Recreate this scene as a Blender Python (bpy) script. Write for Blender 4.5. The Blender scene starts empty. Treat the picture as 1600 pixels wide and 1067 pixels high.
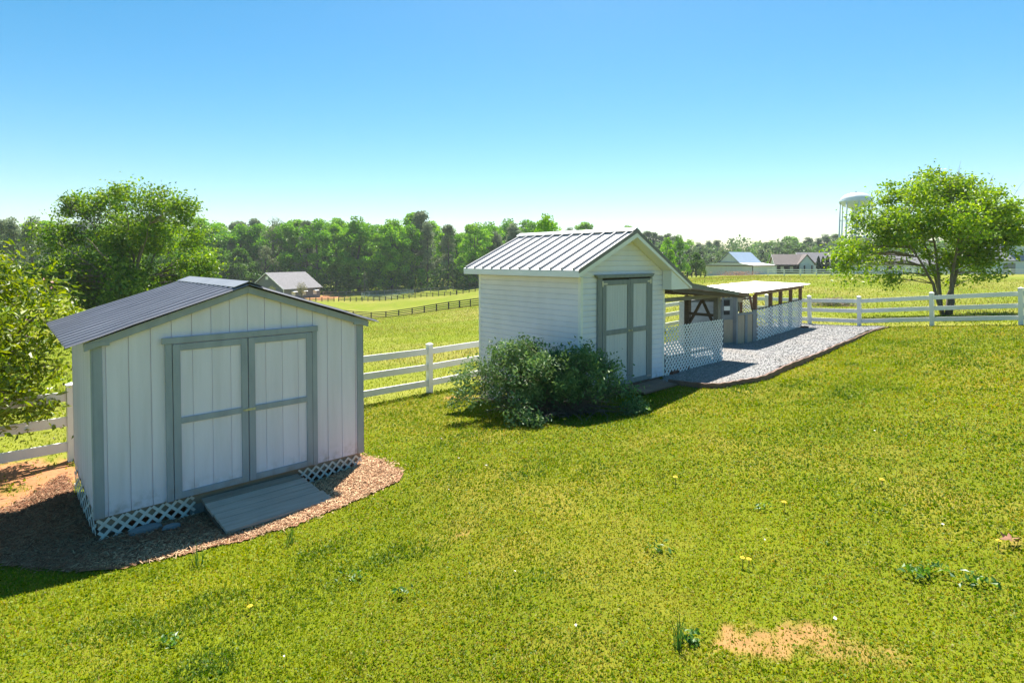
import bpy, math, random
import numpy as np
from mathutils import Vector, Matrix
S = bpy.context.scene
COL = S.collection
RNG = np.random.default_rng(7)
random.seed(7)

# ------------------------------------------------------------------ camera, sky, sun, exposure
F, CYP, PITCH, HC = 876.2, 429.35, 0.027, 2.731          # focal length in photo pixels, optical centre row, pitch, eye height
cam = bpy.data.cameras.new('camera'); camo = bpy.data.objects.new('camera', cam); COL.objects.link(camo)
cam.sensor_width = 36; cam.lens = F * 36 / 1600; cam.shift_y = (CYP - 533.5) / 1600
cam.clip_start = 0.05; cam.clip_end = 6000
camo.location = (0, 0, HC); camo.rotation_euler = (math.pi / 2 - PITCH, 0, 0)
S.camera = camo
SUN_EL, SUN_AZ = math.radians(59), math.radians(8.5)      # azimuth measured from +Y towards +X
sd = Vector((math.sin(SUN_AZ) * math.cos(SUN_EL), math.cos(SUN_AZ) * math.cos(SUN_EL), math.sin(SUN_EL)))
w = bpy.data.worlds.new('World'); S.world = w; w.use_nodes = True
nt = w.node_tree; bg = nt.nodes['Background']
sky = nt.nodes.new('ShaderNodeTexSky'); sky.sky_type = 'NISHITA'; sky.sun_disc = False
sky.sun_elevation = SUN_EL; sky.sun_rotation = SUN_AZ; sky.altitude = 200
sky.air_density = 1.0; sky.dust_density = 0.55; sky.ozone_density = 1.5
hs = nt.nodes.new('ShaderNodeHueSaturation'); hs.inputs['Saturation'].default_value = 1.45; hs.inputs['Hue'].default_value = .484
nt.links.new(sky.outputs[0], hs.inputs['Color']); nt.links.new(hs.outputs[0], bg.inputs[0]); bg.inputs[1].default_value = 0.052
sun = bpy.data.lights.new('sun', 'SUN'); suno = bpy.data.objects.new('sun', sun); COL.objects.link(suno)
sun.energy = 4.4; sun.angle = math.radians(0.5); sun.color = (1, 0.95, 0.87)
suno.rotation_euler = (-sd).to_track_quat('-Z', 'Y').to_euler(); suno.location = (0, 0, 60)
S.view_settings.view_transform = 'Standard'; S.view_settings.look = 'None'
S.view_settings.exposure = 1.6; S.view_settings.gamma = 1
S.cycles.max_bounces = 6; S.cycles.diffuse_bounces = 4; S.cycles.transmission_bounces = 4; S.cycles.transparent_max_bounces = 4

# ------------------------------------------------------------------ helpers
def ray(px, py):
    u = (px - 800) / F; v = (CYP - py) / F
    return np.array([u, math.cos(PITCH) + v * math.sin(PITCH), -math.sin(PITCH) + v * math.cos(PITCH)])
def at(px, py, Y):                                        # the real-world point at distance Y seen at a photo position
    d = ray(px, py); p = d * (Y / d[1]); p[2] += HC; return p
def tag(o, label=None, cat=None, group=None, kind=None):
    if label: o['label'] = label
    if cat: o['category'] = cat
    if group: o['group'] = group
    if kind: o['kind'] = kind
    return o
def empty(name, loc=(0, 0, 0), rz=0, label=None, cat=None, group=None):
    o = bpy.data.objects.new(name, None); COL.objects.link(o)
    o.location = loc; o.rotation_euler = (0, 0, rz); o.empty_display_size = .2
    return tag(o, label, cat, group)
def copy_tree(o, parent=None):
    c = o.copy(); COL.objects.link(c)
    if parent: c.parent = parent
    for ch in [x for x in bpy.data.objects if x.parent == o]: copy_tree(ch, c)
    return c
def link(name, me, mat, parent=None, loc=None):
    o = bpy.data.objects.new(name, me); COL.objects.link(o)
    if mat: me.materials.append(mat)
    if parent: o.parent = parent
    if loc is not None: o.location = loc
    return o
class MB:
    def __init__(s): s.v = []; s.f = []
    def add(s, vs, fs):
        n = len(s.v); s.v += [tuple(map(float, p)) for p in vs]; s.f += [tuple(i + n for i in f) for f in fs]; return s
    def box(s, x0, x1, y0, y1, z0, z1):
        return s.add([(x0, y0, z0), (x1, y0, z0), (x1, y1, z0), (x0, y1, z0), (x0, y0, z1), (x1, y0, z1), (x1, y1, z1), (x0, y1, z1)],
                     [(0, 3, 2, 1), (4, 5, 6, 7), (0, 1, 5, 4), (1, 2, 6, 5), (2, 3, 7, 6), (3, 0, 4, 7)])
    def prism(s, poly, y0, y1, axis='y'):                 # poly in (x, z), swept along y; axis 'x': poly in (y, z) swept along x
        n = len(poly); mk = (lambda p, t: (p[0], t, p[1])) if axis == 'y' else ((lambda p, t: (t, p[0], p[1])) if axis == 'x' else (lambda p, t: (p[0], p[1], t)))
        vs = [mk(p, y0) for p in poly] + [mk(p, y1) for p in poly]
        fs = [tuple(range(n)), tuple(range(2 * n - 1, n - 1, -1))] + [(i, i + n, (i + 1) % n + n, (i + 1) % n) for i in range(n)]
        return s.add(vs, fs)
    def beam(s, p0, p1, w, h, up=(0, 0, 1)):
        p0 = Vector(p0); p1 = Vector(p1); d = (p1 - p0).normalized(); u = Vector(up); r = d.cross(u)
        if r.length < 1e-4: r = d.cross(Vector((1, 0, 0)))
        r.normalize(); u = r.cross(d); vs = []
        for q in (p0, p1):
            for a, b in ((-1, -1), (1, -1), (1, 1), (-1, 1)): vs.append(q + r * (a * w / 2) + u * (b * h / 2))
        return s.add(vs, [(0, 1, 2, 3), (7, 6, 5, 4), (0, 4, 5, 1), (1, 5, 6, 2), (2, 6, 7, 3), (3, 7, 4, 0)])
    def tube(s, pts, rad, n=6):
        pts = [Vector(p) for p in pts]; rings = []; k = len(s.v)
        if not hasattr(rad, '__len__'): rad = [rad] * len(pts)
        for i, p in enumerate(pts):
            d = (pts[min(i + 1, len(pts) - 1)] - pts[max(i - 1, 0)]).normalized()
            r = d.cross(Vector((0.31, 0.17, 0.93)));
            if r.length < 1e-3: r = d.cross(Vector((1, 0, 0)))
            r.normalize(); u = r.cross(d)
            for j in range(n):
                a = 2 * math.pi * j / n; s.v.append(tuple(p + (r * math.cos(a) + u * math.sin(a)) * rad[i]))
        for i in range(len(pts) - 1):
            for j in range(n): s.f.append((k + i * n + j, k + i * n + (j + 1) % n, k + (i + 1) * n + (j + 1) % n, k + (i + 1) * n + j))
        s.f.append(tuple(k + j for j in range(n - 1, -1, -1))); s.f.append(tuple(k + (len(pts) - 1) * n + j for j in range(n)))
        return s
    def lathe(s, prof, n=32, c=(0, 0)):
        k = len(s.v)
        for r, z in prof:
            for j in range(n): a = 2 * math.pi * j / n; s.v.append((c[0] + r * math.cos(a), c[1] + r * math.sin(a), z))
        for i in range(len(prof) - 1):
            for j in range(n): s.f.append((k + i * n + j, k + i * n + (j + 1) % n, k + (i + 1) * n + (j + 1) % n, k + (i + 1) * n + j))
        return s
    def build(s, name, mat, parent=None, loc=None, bevel=0, smooth=False, rz=0):
        me = bpy.data.meshes.new(name); me.from_pydata(s.v, [], s.f); me.validate()
        import bmesh
        b = bmesh.new(); b.from_mesh(me); bmesh.ops.recalc_face_normals(b, faces=b.faces); b.to_mesh(me); b.free()
        if smooth: me.shade_smooth()
        o = link(name, me, mat, parent, loc); o.rotation_euler.z = rz
        if bevel:
            m = o.modifiers.new('bevel', 'BEVEL'); m.width = bevel; m.segments = 2; m.limit_method = 'ANGLE'; m.angle_limit = .7
        return o
def np_mesh(name, V, Fa, col=None, smooth=False):
    V = np.asarray(V, np.float32); Fa = np.asarray(Fa, np.int32); k = Fa.shape[1]; me = bpy.data.meshes.new(name)
    me.vertices.add(len(V)); me.vertices.foreach_set('co', V.ravel())
    me.loops.add(Fa.size); me.loops.foreach_set('vertex_index', Fa.ravel())
    me.polygons.add(len(Fa)); me.polygons.foreach_set('loop_start', np.arange(0, Fa.size, k, dtype=np.int32))
    try: me.polygons.foreach_set('loop_total', np.full(len(Fa), k, np.int32))
    except Exception: pass
    me.polygons.foreach_set('use_smooth', np.full(len(Fa), bool(smooth)))
    me.update(calc_edges=True)
    if col is not None:
        a = me.color_attributes.new('col', 'FLOAT_COLOR', 'POINT')
        c = np.ones((len(V), 4), np.float32); c[:, :3] = col; a.data.foreach_set('color', c.ravel())
    return me
def vnoise(x, y, s, seed=0):                              # smooth value noise in [0,1]
    x = np.asarray(x) / s + 100.3 + seed * 17.1; y = np.asarray(y) / s + 57.7 + seed * 9.3
    xi = np.floor(x).astype(np.int64); yi = np.floor(y).astype(np.int64); fx = x - xi; fy = y - yi
    fx = fx * fx * (3 - 2 * fx); fy = fy * fy * (3 - 2 * fy)
    def h(a, b):
        n = (a * 374761393 + b * 668265263 + seed * 974711) & 0x7fffffff; n = ((n ^ (n >> 13)) * 1274126177) & 0x7fffffff
        return ((n ^ (n >> 16)) & 0xffff) / 65535.0
    return (h(xi, yi) * (1 - fx) + h(xi + 1, yi) * fx) * (1 - fy) + (h(xi, yi + 1) * (1 - fx) + h(xi + 1, yi + 1) * fx) * fy
def inpoly(x, y, poly):
    x = np.asarray(x); y = np.asarray(y); r = np.zeros(x.shape, bool); n = len(poly)
    for i in range(n):
        x0, y0 = poly[i][:2]; x1, y1 = poly[(i + 1) % n][:2]
        if y0 == y1: continue
        c = ((y0 > y) != (y1 > y)) & (x < (x1 - x0) * (y - y0) / (y1 - y0) + x0); r ^= c
    return r
def ordinal(i):
    names = ['first', 'second', 'third', 'fourth', 'fifth', 'sixth', 'seventh', 'eighth', 'ninth', 'tenth', 'eleventh', 'twelfth', 'thirteenth', 'fourteenth', 'fifteenth', 'sixteenth', 'seventeenth', 'eighteenth', 'nineteenth', 'twentieth']
    t = {2: 'twenty', 3: 'thirty', 4: 'forty'}
    if i < 20: return names[i]
    a, b = divmod(i + 1, 10)
    return t[a] + ('-' + names[b - 1] if b else 'th').replace('-first', '-first') if b else {2: 'twentieth', 3: 'thirtieth', 4: 'fortieth'}[a]

# ------------------------------------------------------------------ materials
def nodes(name):
    m = bpy.data.materials.new(name); m.use_nodes = True; t = m.node_tree; return m, t, t.nodes['Principled BSDF']
def N(t, typ, **kw):
    n = t.nodes.new(typ)
    for k, v in kw.items(): setattr(n, k, v)
    return n
def ramp(t, fac, stops):
    r = N(t, 'ShaderNodeValToRGB'); e = r.color_ramp.elements
    while len(e) < len(stops): e.new(.5)
    for q, (p, c) in zip(e, stops): q.position = p; q.color = (*c, 1)
    t.links.new(fac, r.inputs[0]); return r.outputs[0]
def noise(t, scale, detail=4, coord='Object', vec=None, stretch=None, rough=.6):
    n = N(t, 'ShaderNodeTexNoise'); n.inputs['Scale'].default_value = scale; n.inputs['Detail'].default_value = detail; n.inputs['Roughness'].default_value = rough
    if vec is None: vec = N(t, 'ShaderNodeTexCoord').outputs[coord]
    if stretch:
        m = N(t, 'ShaderNodeMapping'); m.inputs['Scale'].default_value = stretch; t.links.new(vec, m.inputs[0]); vec = m.outputs[0]
    t.links.new(vec, n.inputs['Vector']); return n.outputs['Fac']
def mix(t, fac, a, b, blend='MIX'):
    m = N(t, 'ShaderNodeMix', data_type='RGBA', blend_type=blend)
    for k, s in ((0, fac), (6, a), (7, b)):
        if hasattr(s, 'links') or hasattr(s, 'is_linked'): t.links.new(s, m.inputs[k])
        else: m.inputs[k].default_value = s if k == 0 else (*s, 1)
    return m.outputs[2]
def bump(t, b, h, strength=.3, dist=.01):
    n = N(t, 'ShaderNodeBump'); n.inputs['Strength'].default_value = strength; n.inputs['Distance'].default_value = dist
    t.links.new(h, n.inputs['Height']); t.links.new(n.outputs[0], b.inputs['Normal'])
def paint(name, c, c2=None, rough=.6, scale=3., metal=0, stretch=None, bm=.15, bscale=60, spec=.4, amt=(.35, .75)):
    m, t, b = nodes(name); c2 = c2 or tuple(x * .8 for x in c)
    f = noise(t, scale, 6, stretch=stretch); t.links.new(ramp(t, f, [(amt[0], c), (amt[1], c2)]), b.inputs['Base Color'])
    b.inputs['Roughness'].default_value = rough; b.inputs['Metallic'].default_value = metal; b.inputs['Specular IOR Level'].default_value = spec
    bump(t, b, noise(t, bscale, 3, stretch=stretch), bm, .004); return m
def wood(name, a, b_, c, stretch=(3, 3, 30), rough=.8, bm=.4):
    m, t, b = nodes(name); f = noise(t, 1.0, 8, stretch=stretch); g = noise(t, 2.5, 3)
    cc = ramp(t, f, [(.3, a), (.5, b_), (.7, c)]); t.links.new(mix(t, g, cc, tuple(x * .75 for x in b_)), b.inputs['Base Color'])
    b.inputs['Roughness'].default_value = rough; bump(t, b, f, bm, .004); return m
def foliage(name, trans=.35, gloss=.08, rough=.45):
    m = bpy.data.materials.new(name); m.use_nodes = True; t = m.node_tree; t.nodes.clear()
    a = N(t, 'ShaderNodeAttribute', attribute_name='col'); d = N(t, 'ShaderNodeBsdfDiffuse'); tr = N(t, 'ShaderNodeBsdfTranslucent'); g = N(t, 'ShaderNodeBsdfGlossy')
    hs = N(t, 'ShaderNodeHueSaturation'); hs.inputs['Hue'].default_value = .485; hs.inputs['Saturation'].default_value = 1.15; hs.inputs['Value'].default_value = 1.25
    t.links.new(a.outputs['Color'], hs.inputs['Color'])
    t.links.new(a.outputs['Color'], d.inputs[0]); t.links.new(hs.outputs[0], tr.inputs[0]); g.inputs['Roughness'].default_value = rough; g.inputs[0].default_value = (1, 1, 1, 1)
    m1 = N(t, 'ShaderNodeMixShader'); m1.inputs[0].default_value = trans; t.links.new(d.outputs[0], m1.inputs[1]); t.links.new(tr.outputs[0], m1.inputs[2])
    m2 = N(t, 'ShaderNodeMixShader'); m2.inputs[0].default_value = gloss; t.links.new(m1.outputs[0], m2.inputs[1]); t.links.new(g.outputs[0], m2.inputs[2])
    o = N(t, 'ShaderNodeOutputMaterial'); t.links.new(m2.outputs[0], o.inputs[0]); return m
def attr_mat(name, rough=.9):
    m, t, b = nodes(name); a = N(t, 'ShaderNodeAttribute', attribute_name='col'); t.links.new(a.outputs['Color'], b.inputs['Base Color']); b.inputs['Roughness'].default_value = rough
    b.inputs['Specular IOR Level'].default_value = .25; return m

M_SIDE = paint('off_white_painted_siding', (.87, .775, .87), (.81, .725, .81), .62, 1.2, stretch=(6, 6, .7), bm=.25, bscale=40)
def weather(m, scale=(7, 7, .55), amount=.5, dirt=(.34, .25, .17), h=.22):
    t = m.node_tree; b = t.nodes['Principled BSDF']; src = b.inputs['Base Color'].links[0].from_socket
    st = ramp(t, noise(t, 1.0, 7, stretch=scale, rough=.65), [(.42, (1, 1, 1)), (.72, (.80, .79, .76))]); c1 = mix(t, amount, src, st, 'MULTIPLY')
    sx = N(t, 'ShaderNodeSeparateXYZ'); t.links.new(N(t, 'ShaderNodeTexCoord').outputs['Object'], sx.inputs[0])
    mr = N(t, 'ShaderNodeMapRange'); mr.inputs['From Min'].default_value = 0; mr.inputs['From Max'].default_value = h; mr.inputs['To Min'].default_value = 1; mr.inputs['To Max'].default_value = 0; t.links.new(sx.outputs['Z'], mr.inputs['Value'])
    f = N(t, 'ShaderNodeMath', operation='MULTIPLY'); t.links.new(mr.outputs[0], f.inputs[0]); t.links.new(ramp(t, noise(t, 9, 6), [(.45, (0, 0, 0)), (.75, (.8, .8, .8))]), f.inputs[1])
    t.links.new(mix(t, f.outputs[0], c1, dirt), b.inputs['Base Color']); return m
M_TRIM = paint('slate_blue_painted_trim', (.38, .395, .44), (.31, .325, .37), .6, 2.5, stretch=(4, 4, 1), bm=.25, bscale=50)
weather(M_SIDE); weather(M_TRIM)
M_VINYL = paint('white_vinyl_siding', (.77, .755, .84), (.71, .70, .78), .5, 1.0, stretch=(1, 1, 3), bm=.05)
weather(M_VINYL, (1.5, 1.5, .8), .45)
M_VTRIM = paint('white_vinyl_trim', (.84, .83, .82), (.76, .75, .74), .45, 2)
M_GTRIM = paint('grey_painted_door_trim', (.25, .265, .27), (.19, .205, .21), .6, 3, stretch=(4, 4, 1))
M_DOORP = paint('pale_door_boards', (.62, .61, .64), (.55, .545, .57), .6, 2, stretch=(6, 6, .6))
M_FENCE = paint('white_vinyl_fence', (.82, .81, .78), (.72, .70, .66), .4, 1.3, amt=(.4, .85))
M_LATT = paint('weathered_white_lattice', (.86, .85, .83), (.74, .72, .69), .6, 5)
M_LATT2 = paint('cream_weathered_lattice', (.80, .74, .67), (.64, .57, .49), .65, 6)
M_ROOF1 = paint('grey_corrugated_metal', (.25, .245, .27), (.17, .168, .19), .38, 2, metal=.2, stretch=(.6, 5, 1), bm=.05)
M_RIDGE = paint('pale_metal_ridge_cap', (.24, .25, .27), (.18, .19, .21), .5, 3, metal=.2, bm=.05)
M_ROOF2 = paint('white_standing_seam_metal', (.74, .73, .72), (.66, .65, .65), .38, 1.2, metal=.15, bm=.03)
M_RIB = paint('shade_grey_seam_metal', (.34, .335, .345), (.26, .255, .265), .5, 3, metal=.1)  # grey puts the ribs' shaded sides and cast shadows into their colour
M_RAKE = paint('weathered_grey_rake_metal', (.20, .195, .185), (.14, .135, .13), .5, 3, metal=.2)
M_DARKW = wood('dark_weathered_timber', (.075, .055, .04), (.12, .09, .065), (.17, .13, .095))
M_REDW = wood('reddish_brown_timber', (.17, .095, .06), (.25, .145, .095), (.32, .20, .135))
M_GREYW = wood('weathered_grey_boards', (.31, .245, .195), (.48, .395, .325), (.58, .49, .41), stretch=(2, 26, 26))
M_GREYW2 = wood('weathered_brown_board', (.20, .145, .105), (.31, .24, .18), (.38, .31, .245), stretch=(2, 26, 26))
M_TAN = wood('tan_joist_timber', (.26, .18, .12), (.36, .26, .18), (.44, .33, .24), stretch=(2, 20, 20))
M_BEAM = wood('grey_weathered_beam', (.17, .16, .14), (.24, .225, .20), (.31, .29, .26), stretch=(3, 30, 30))
M_PLY = paint('beige_plywood_panel', (.44, .36, .26), (.36, .29, .21), .75, 2, stretch=(5, 5, .8))
M_GPAINT = paint('blue_grey_painted_boards', (.25, .27, .28), (.19, .205, .215), .65, 3)
M_CWHITE = paint('white_boarding', (.60, .60, .59), (.46, .46, .45), .6, 2, stretch=(2, 2, 6))
M_STEEL = paint('galvanised_steel', (.55, .55, .54), (.42, .42, .42), .35, 10, metal=.8)
M_BLACK = paint('dark_stained_fence', (.028, .026, .026), (.055, .05, .048), .75, .6)
M_BARK = wood('grey_brown_bark', (.11, .088, .07), (.20, .165, .135), (.29, .25, .21), stretch=(14, 14, 3), bm=.8)
M_BARKP = wood('pine_bark', (.06, .05, .045), (.10, .085, .075), (.15, .13, .12), stretch=(3, 3, 1))
M_STEM = wood('pale_brown_stems', (.10, .07, .05), (.17, .125, .09), (.26, .20, .15), stretch=(9, 9, 9))
M_EDGE = paint('brown_garden_edging', (.25, .145, .105), (.16, .092, .068), .8, 6)
M_BRICK = paint('red_brown_brick', (.20, .085, .055), (.13, .06, .042), .85, 12)
M_CONC = paint('grey_concrete', (.30, .29, .27), (.21, .205, .195), .9, 9, bm=.6, bscale=40)
M_STONE = paint('blue_grey_stone', (.21, .23, .235), (.13, .145, .15), .85, 8, bm=.7, bscale=25)
M_LEAF = foliage('broad_leaves', .46, .035); M_LEAFB = foliage('silvery_shrub_leaves', .28, .03, .5); M_NEEDLE = foliage('pine_needles', .25, .01)
M_GRASS = foliage('grass_blades', .42, .012, .5); M_FAR = foliage('distant_leaves', .34, .015)
M_CHIP = attr_mat('wood_chip'); M_PEB = attr_mat('grey_pebble', .85); M_PETAL = attr_mat('petal', .6)

# ------------------------------------------------------------------ terrain
CP = [(-.2, 1.2, .56), (-3.5, 1.5, .33), (3.5, 1.5, .80), (0, 2.9, .50), (2.7, 3.0, .66), (-2.5, 3.2, .24), (-4.3, 5.2, -.20), (-4.2, 5.6, -.22), (-2.2, 7.7, -.20), (-3.0, 5.9, -.19), (-2.1, 6.7, -.18),
      (-6.98, 8.83, -.46), (-2.07, 14.0, -.60), (-6.2, 7.4, -.38), (-.75, 12.9, -.50), (3.4, 12.3, .06), (1.3, 10.5, -.10), (3.9, 11.5, .06), (5.4, 14.2, .10), (7.7, 17.7, .08), (11.6, 22.2, 0.0), (6.4, 17.0, .10),
      (13.8, 22.2, .05), (15.5, 20.6, .30), (16.8, 18.5, .57), (9.0, 9.9, .52), (4.5, 6.0, .50), (0, 8.0, .12), (10.1, 26.8, -.12), (20.5, 14, 1.0), (11.8, 14.5, .42), (-12, 5, -.5), (14, 6, 1.0)]
def cpx(px, py, Y): p = at(px, py, Y); CP.append((p[0], p[1], p[2]))
for q in [(580, 498, 120), (700, 484, 97), (740, 479, 97), (660, 512, 48), (300, 492, 110), (60, 485, 100), (529, 470.6, 165), (597, 471, 165), (660, 464, 168), (708, 461, 170), (747, 455, 172), (440, 467, 165), (600, 458, 192), (400, 462, 200),
          (200, 500, 42), (-100, 520, 40), (-150, 470, 160), (200, 466, 170), (1300, 476, 36), (1480, 492, 27.5), (1240, 430.5, 110), (1560, 430, 110), (1700, 430, 108), (1101, 441, 62), (1110, 431.5, 125), (1000, 440, 120), (900, 450, 150), (1700, 470, 40),
          (1200, 424, 260), (900, 424, 300), (1500, 422, 300), (600, 435, 400), (200, 438, 400), (1000, 415, 900), (300, 415, 900), (1600, 413, 900), (-200, 415, 900), (1900, 415, 600)]: cpx(*q)
CPA = np.array(CP)
def warp(x, y):
    x = np.asarray(x, float); y = np.asarray(y, float); r = np.sqrt(x * x + y * y); a = np.arctan2(x, y); m = math.radians(58)
    aa = np.abs(a); a2 = np.where(aa > m, m * np.clip(1 - (aa - m) / (math.pi - m), 0, 1), aa) * np.sign(a)
    return a2 * 1.6, np.log(np.maximum(r, 1.0) + 2.0)
def tk(d2): return np.where(d2 > 1e-12, d2 * np.log(np.maximum(d2, 1e-12)), 0)
_u, _v = warp(CPA[:, 0], CPA[:, 1]); n = len(CPA)
_K = tk((_u[:, None] - _u) ** 2 + (_v[:, None] - _v) ** 2) + np.eye(n) * 2e-3
_P = np.c_[np.ones(n), _u, _v]; _A = np.block([[_K, _P], [_P.T, np.zeros((3, 3))]])
_r = np.hypot(CPA[:, 0], CPA[:, 1]); _w = np.linalg.solve(_A, np.r_[(CPA[:, 2] - HC) / (_r + 2), 0, 0, 0])
def zt(x, y):
    u, v = warp(x, y); sh = u.shape; u = u.ravel(); v = v.ravel(); out = np.empty(len(u))
    for i in range(0, len(u), 20000):
        k = tk((u[i:i + 20000, None] - _u) ** 2 + (v[i:i + 20000, None] - _v) ** 2)
        out[i:i + 20000] = k @ _w[:n] + _w[n] + _w[n + 1] * u[i:i + 20000] + _w[n + 2] * v[i:i + 20000]
    r = np.maximum(np.hypot(np.asarray(x, float).ravel(), np.asarray(y, float).ravel()), 1.0)
    return (out * (r + 2) + HC).reshape(sh)
def zs(x, y):                                             # ground height with its small bumps
    k = np.clip(1 - np.hypot(x, y) / 60, 0, 1); return zt(x, y) + ((vnoise(x, y, .9, 1) - .5) * .045 + (vnoise(x, y, .25, 2) - .5) * .018) * k
def g(x, y): return float(zt(np.array([x]), np.array([y]))[0])
def G(px, py, y0=2.0):                                    # where the line of sight at a photo position meets the ground
    d = ray(px, py); t = np.geomspace(1.5, 400, 900); z = zt(d[0] * t, d[1] * t); k = np.argmax(HC + d[2] * t < z)
    a, b = t[k - 1], t[k]
    for _ in range(25):
        m = (a + b) / 2
        if HC + d[2] * m < g(d[0] * m, d[1] * m): b = m
        else: a = m
    return np.array([d[0] * b, d[1] * b, g(d[0] * b, d[1] * b)])

# sheds' frames
S1 = dict(o=(-4.374, 5.828), yaw=.743, z=0.0, W=3.05, D=2.29)
S2 = dict(o=(1.306, 10.662), yaw=.73, z=.134, W=2.8, D=3.07)
def loc(s, a, b): c, q = math.cos(s['yaw']), math.sin(s['yaw']); return (s['o'][0] + a * c - b * q, s['o'][1] + a * q + b * c)
FOOT1 = [loc(S1, *p) for p in ((0, 0), (3.05, 0), (3.05, 2.29), (0, 2.29))]
FOOT2 = [loc(S2, *p) for p in ((0, 0), (5.4, 0), (5.4, 3.07), (0, 3.07))]
MULCH = [G(*p)[:2] for p in ((-60, 872), (60, 893), (130, 895), (200, 886), (270, 872), (340, 853), (400, 838), (450, 826), (500, 808), (545, 790), (590, 768), (620, 754), (629, 741), (618, 730), (596, 722), (572, 716))] + [loc(S1, 3.15, 1.2), loc(S1, .0, 1.9)] + [G(*p)[:2] for p in ((100, 742), (60, 768), (20, 792), (-60, 820))]
GRAV_EDGE = [G(*p) for p in ((1040, 600), (1072, 604), (1117, 608), (1140, 605.5), (1162, 601), (1187, 598), (1207, 590), (1225, 580), (1250, 570), (1275, 560), (1292, 552.5), (1312, 542.5), (1332, 535.5), (1350, 525), (1370, 516.5), (1392, 511.5))]
GRAV = [(p[0] - .10, p[1] + .13) for p in GRAV_EDGE] + [(13.6, 22.5), (11.9, 24.6), (7.2, 19.8), (5.4, 18.6), loc(S2, 5.2, 2.8), loc(S2, 3.0, 2.8), loc(S2, 3.0, .05)]

rad = np.geomspace(.7, 2600, 300)
ang = np.r_[np.linspace(-180, -52, 40)[:-1], np.linspace(-52, 52, 430), np.linspace(52, 180, 40)[1:-1]]
A, Rr = np.meshgrid(np.radians(ang), rad, indexing='xy'); X = np.sin(A) * Rr; Y = np.cos(A) * Rr; Z = zt(X, Y)
near = np.clip(1 - Rr / 60, 0, 1)
Z = Z + (vnoise(X, Y, .9, 1) - .5) * .045 * near + (vnoise(X, Y, .25, 2) - .5) * .018 * near
Z = np.where(Rr > 350, Z - (Rr - 350) * .004, Z)
nr, na = X.shape; I = np.arange(nr * na).reshape(nr, na); J = np.roll(I, -1, axis=1)
Fq = np.stack([I[:-1], J[:-1], J[1:], I[1:]], -1).reshape(-1, 4)
V = np.stack([X, Y, Z], -1).reshape(-1, 3)
ctr = len(V); V = np.vstack([V, [[0, 0, .52]]])
def soilmask(x, y):
    m = np.zeros(np.shape(x))
    for (cx, cy, rx, ry, k) in SOIL:
        d = ((x - cx) / rx) ** 2 + ((y - cy) / ry) ** 2
        m = np.maximum(m, np.clip((1.15 - d + (vnoise(x, y, rx * .5, 5) - .5) * 1.5 + (vnoise(x, y, rx * .13, 6) - .5) * 1.3) * 1.3, 0, 1) * k)
    return m
p1 = G(1235, 1000); p1b = G(1330, 1025); p2 = G(40, 745); p2b = G(-40, 780); p3 = G(725, 622); p4 = G(490, 466)
SOIL = [(p1[0], p1[1], .40, .20, .68), (p1b[0], p1b[1], .26, .13, .45), (p2[0], p2[1], 1.1, .75, 1), (p2b[0], p2b[1], .9, .5, 1), (p3[0], p3[1], .5, .22, .8), (p4[0] - 1, p4[1] + 4, 9, 12, 1)]
SOIL += [(G(720, 835)[0], G(720, 835)[1], .12, .08, .35), (G(1580, 850)[0], G(1580, 850)[1], .10, .06, .35)]
Xf, Yf = V[:, 0], V[:, 1]
sm = soilmask(Xf, Yf); rr = np.hypot(Xf, Yf)
p_lawn = np.array([.125, .15, .004]); p_straw = np.array([.24, .19, .03]); p_past = np.array([.150, .185, .008]); p_pst2 = np.array([.225, .215, .04]); p_soil = np.array([.38, .175, .088])
def beyond(x, y):                                         # true on the pasture side of the white fence
    dL = (x + 2.07) * (-.725) + (y - 14.0) * .689; dR = (x - 13.8) * .777 + (y - 22.2) * .63
    return (dL > 0) | (dR > 0)
bey = beyond(Xf, Yf)
f1 = np.clip((vnoise(Xf, Yf, 1.1, 11) * .6 + vnoise(Xf, Yf, .3, 12) * .4 - .45) * 3, 0, 1)[:, None]
f2 = np.clip((vnoise(Xf, Yf * 1.0, 9, 13) * .55 + vnoise(Xf, Yf, 2.6, 14) * .45 - .35) * 2.4, 0, 1)[:, None]
colr = np.where(bey[:, None], p_past * (1 - f2) + p_pst2 * f2, p_lawn * (1 - f1 * .6) + p_straw * f1 * .6)
colr = colr * (1 - sm[:, None]) + p_soil * sm[:, None]
me = np_mesh('ground', V, Fq, colr, smooth=True)
m, t, b = nodes('lawn_and_pasture_ground'); a = N(t, 'ShaderNodeAttribute', attribute_name='col')
tc = N(t, 'ShaderNodeTexCoord').outputs['Object']
n1 = noise(t, 14, 6, vec=tc); n2 = noise(t, .55, 7, vec=tc, rough=.7)
c1 = mix(t, .75, a.outputs['Color'], ramp(t, n1, [(.25, (.65, .68, .6)), (.5, (1, 1, 1)), (.8, (1.25, 1.22, 1.15))]), 'MULTIPLY')
c2 = mix(t, .6, c1, ramp(t, n2, [(.3, (.72, .80, .6)), (.55, (1, 1, 1)), (.75, (1.35, 1.22, 1.2))]), 'MULTIPLY')
t.links.new(c2, b.inputs['Base Color']); b.inputs['Roughness'].default_value = .95; b.inputs['Specular IOR Level'].default_value = .1
bump(t, b, n1, .6, .03)
ground = tag(link('ground', me, m), kind='structure')

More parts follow.
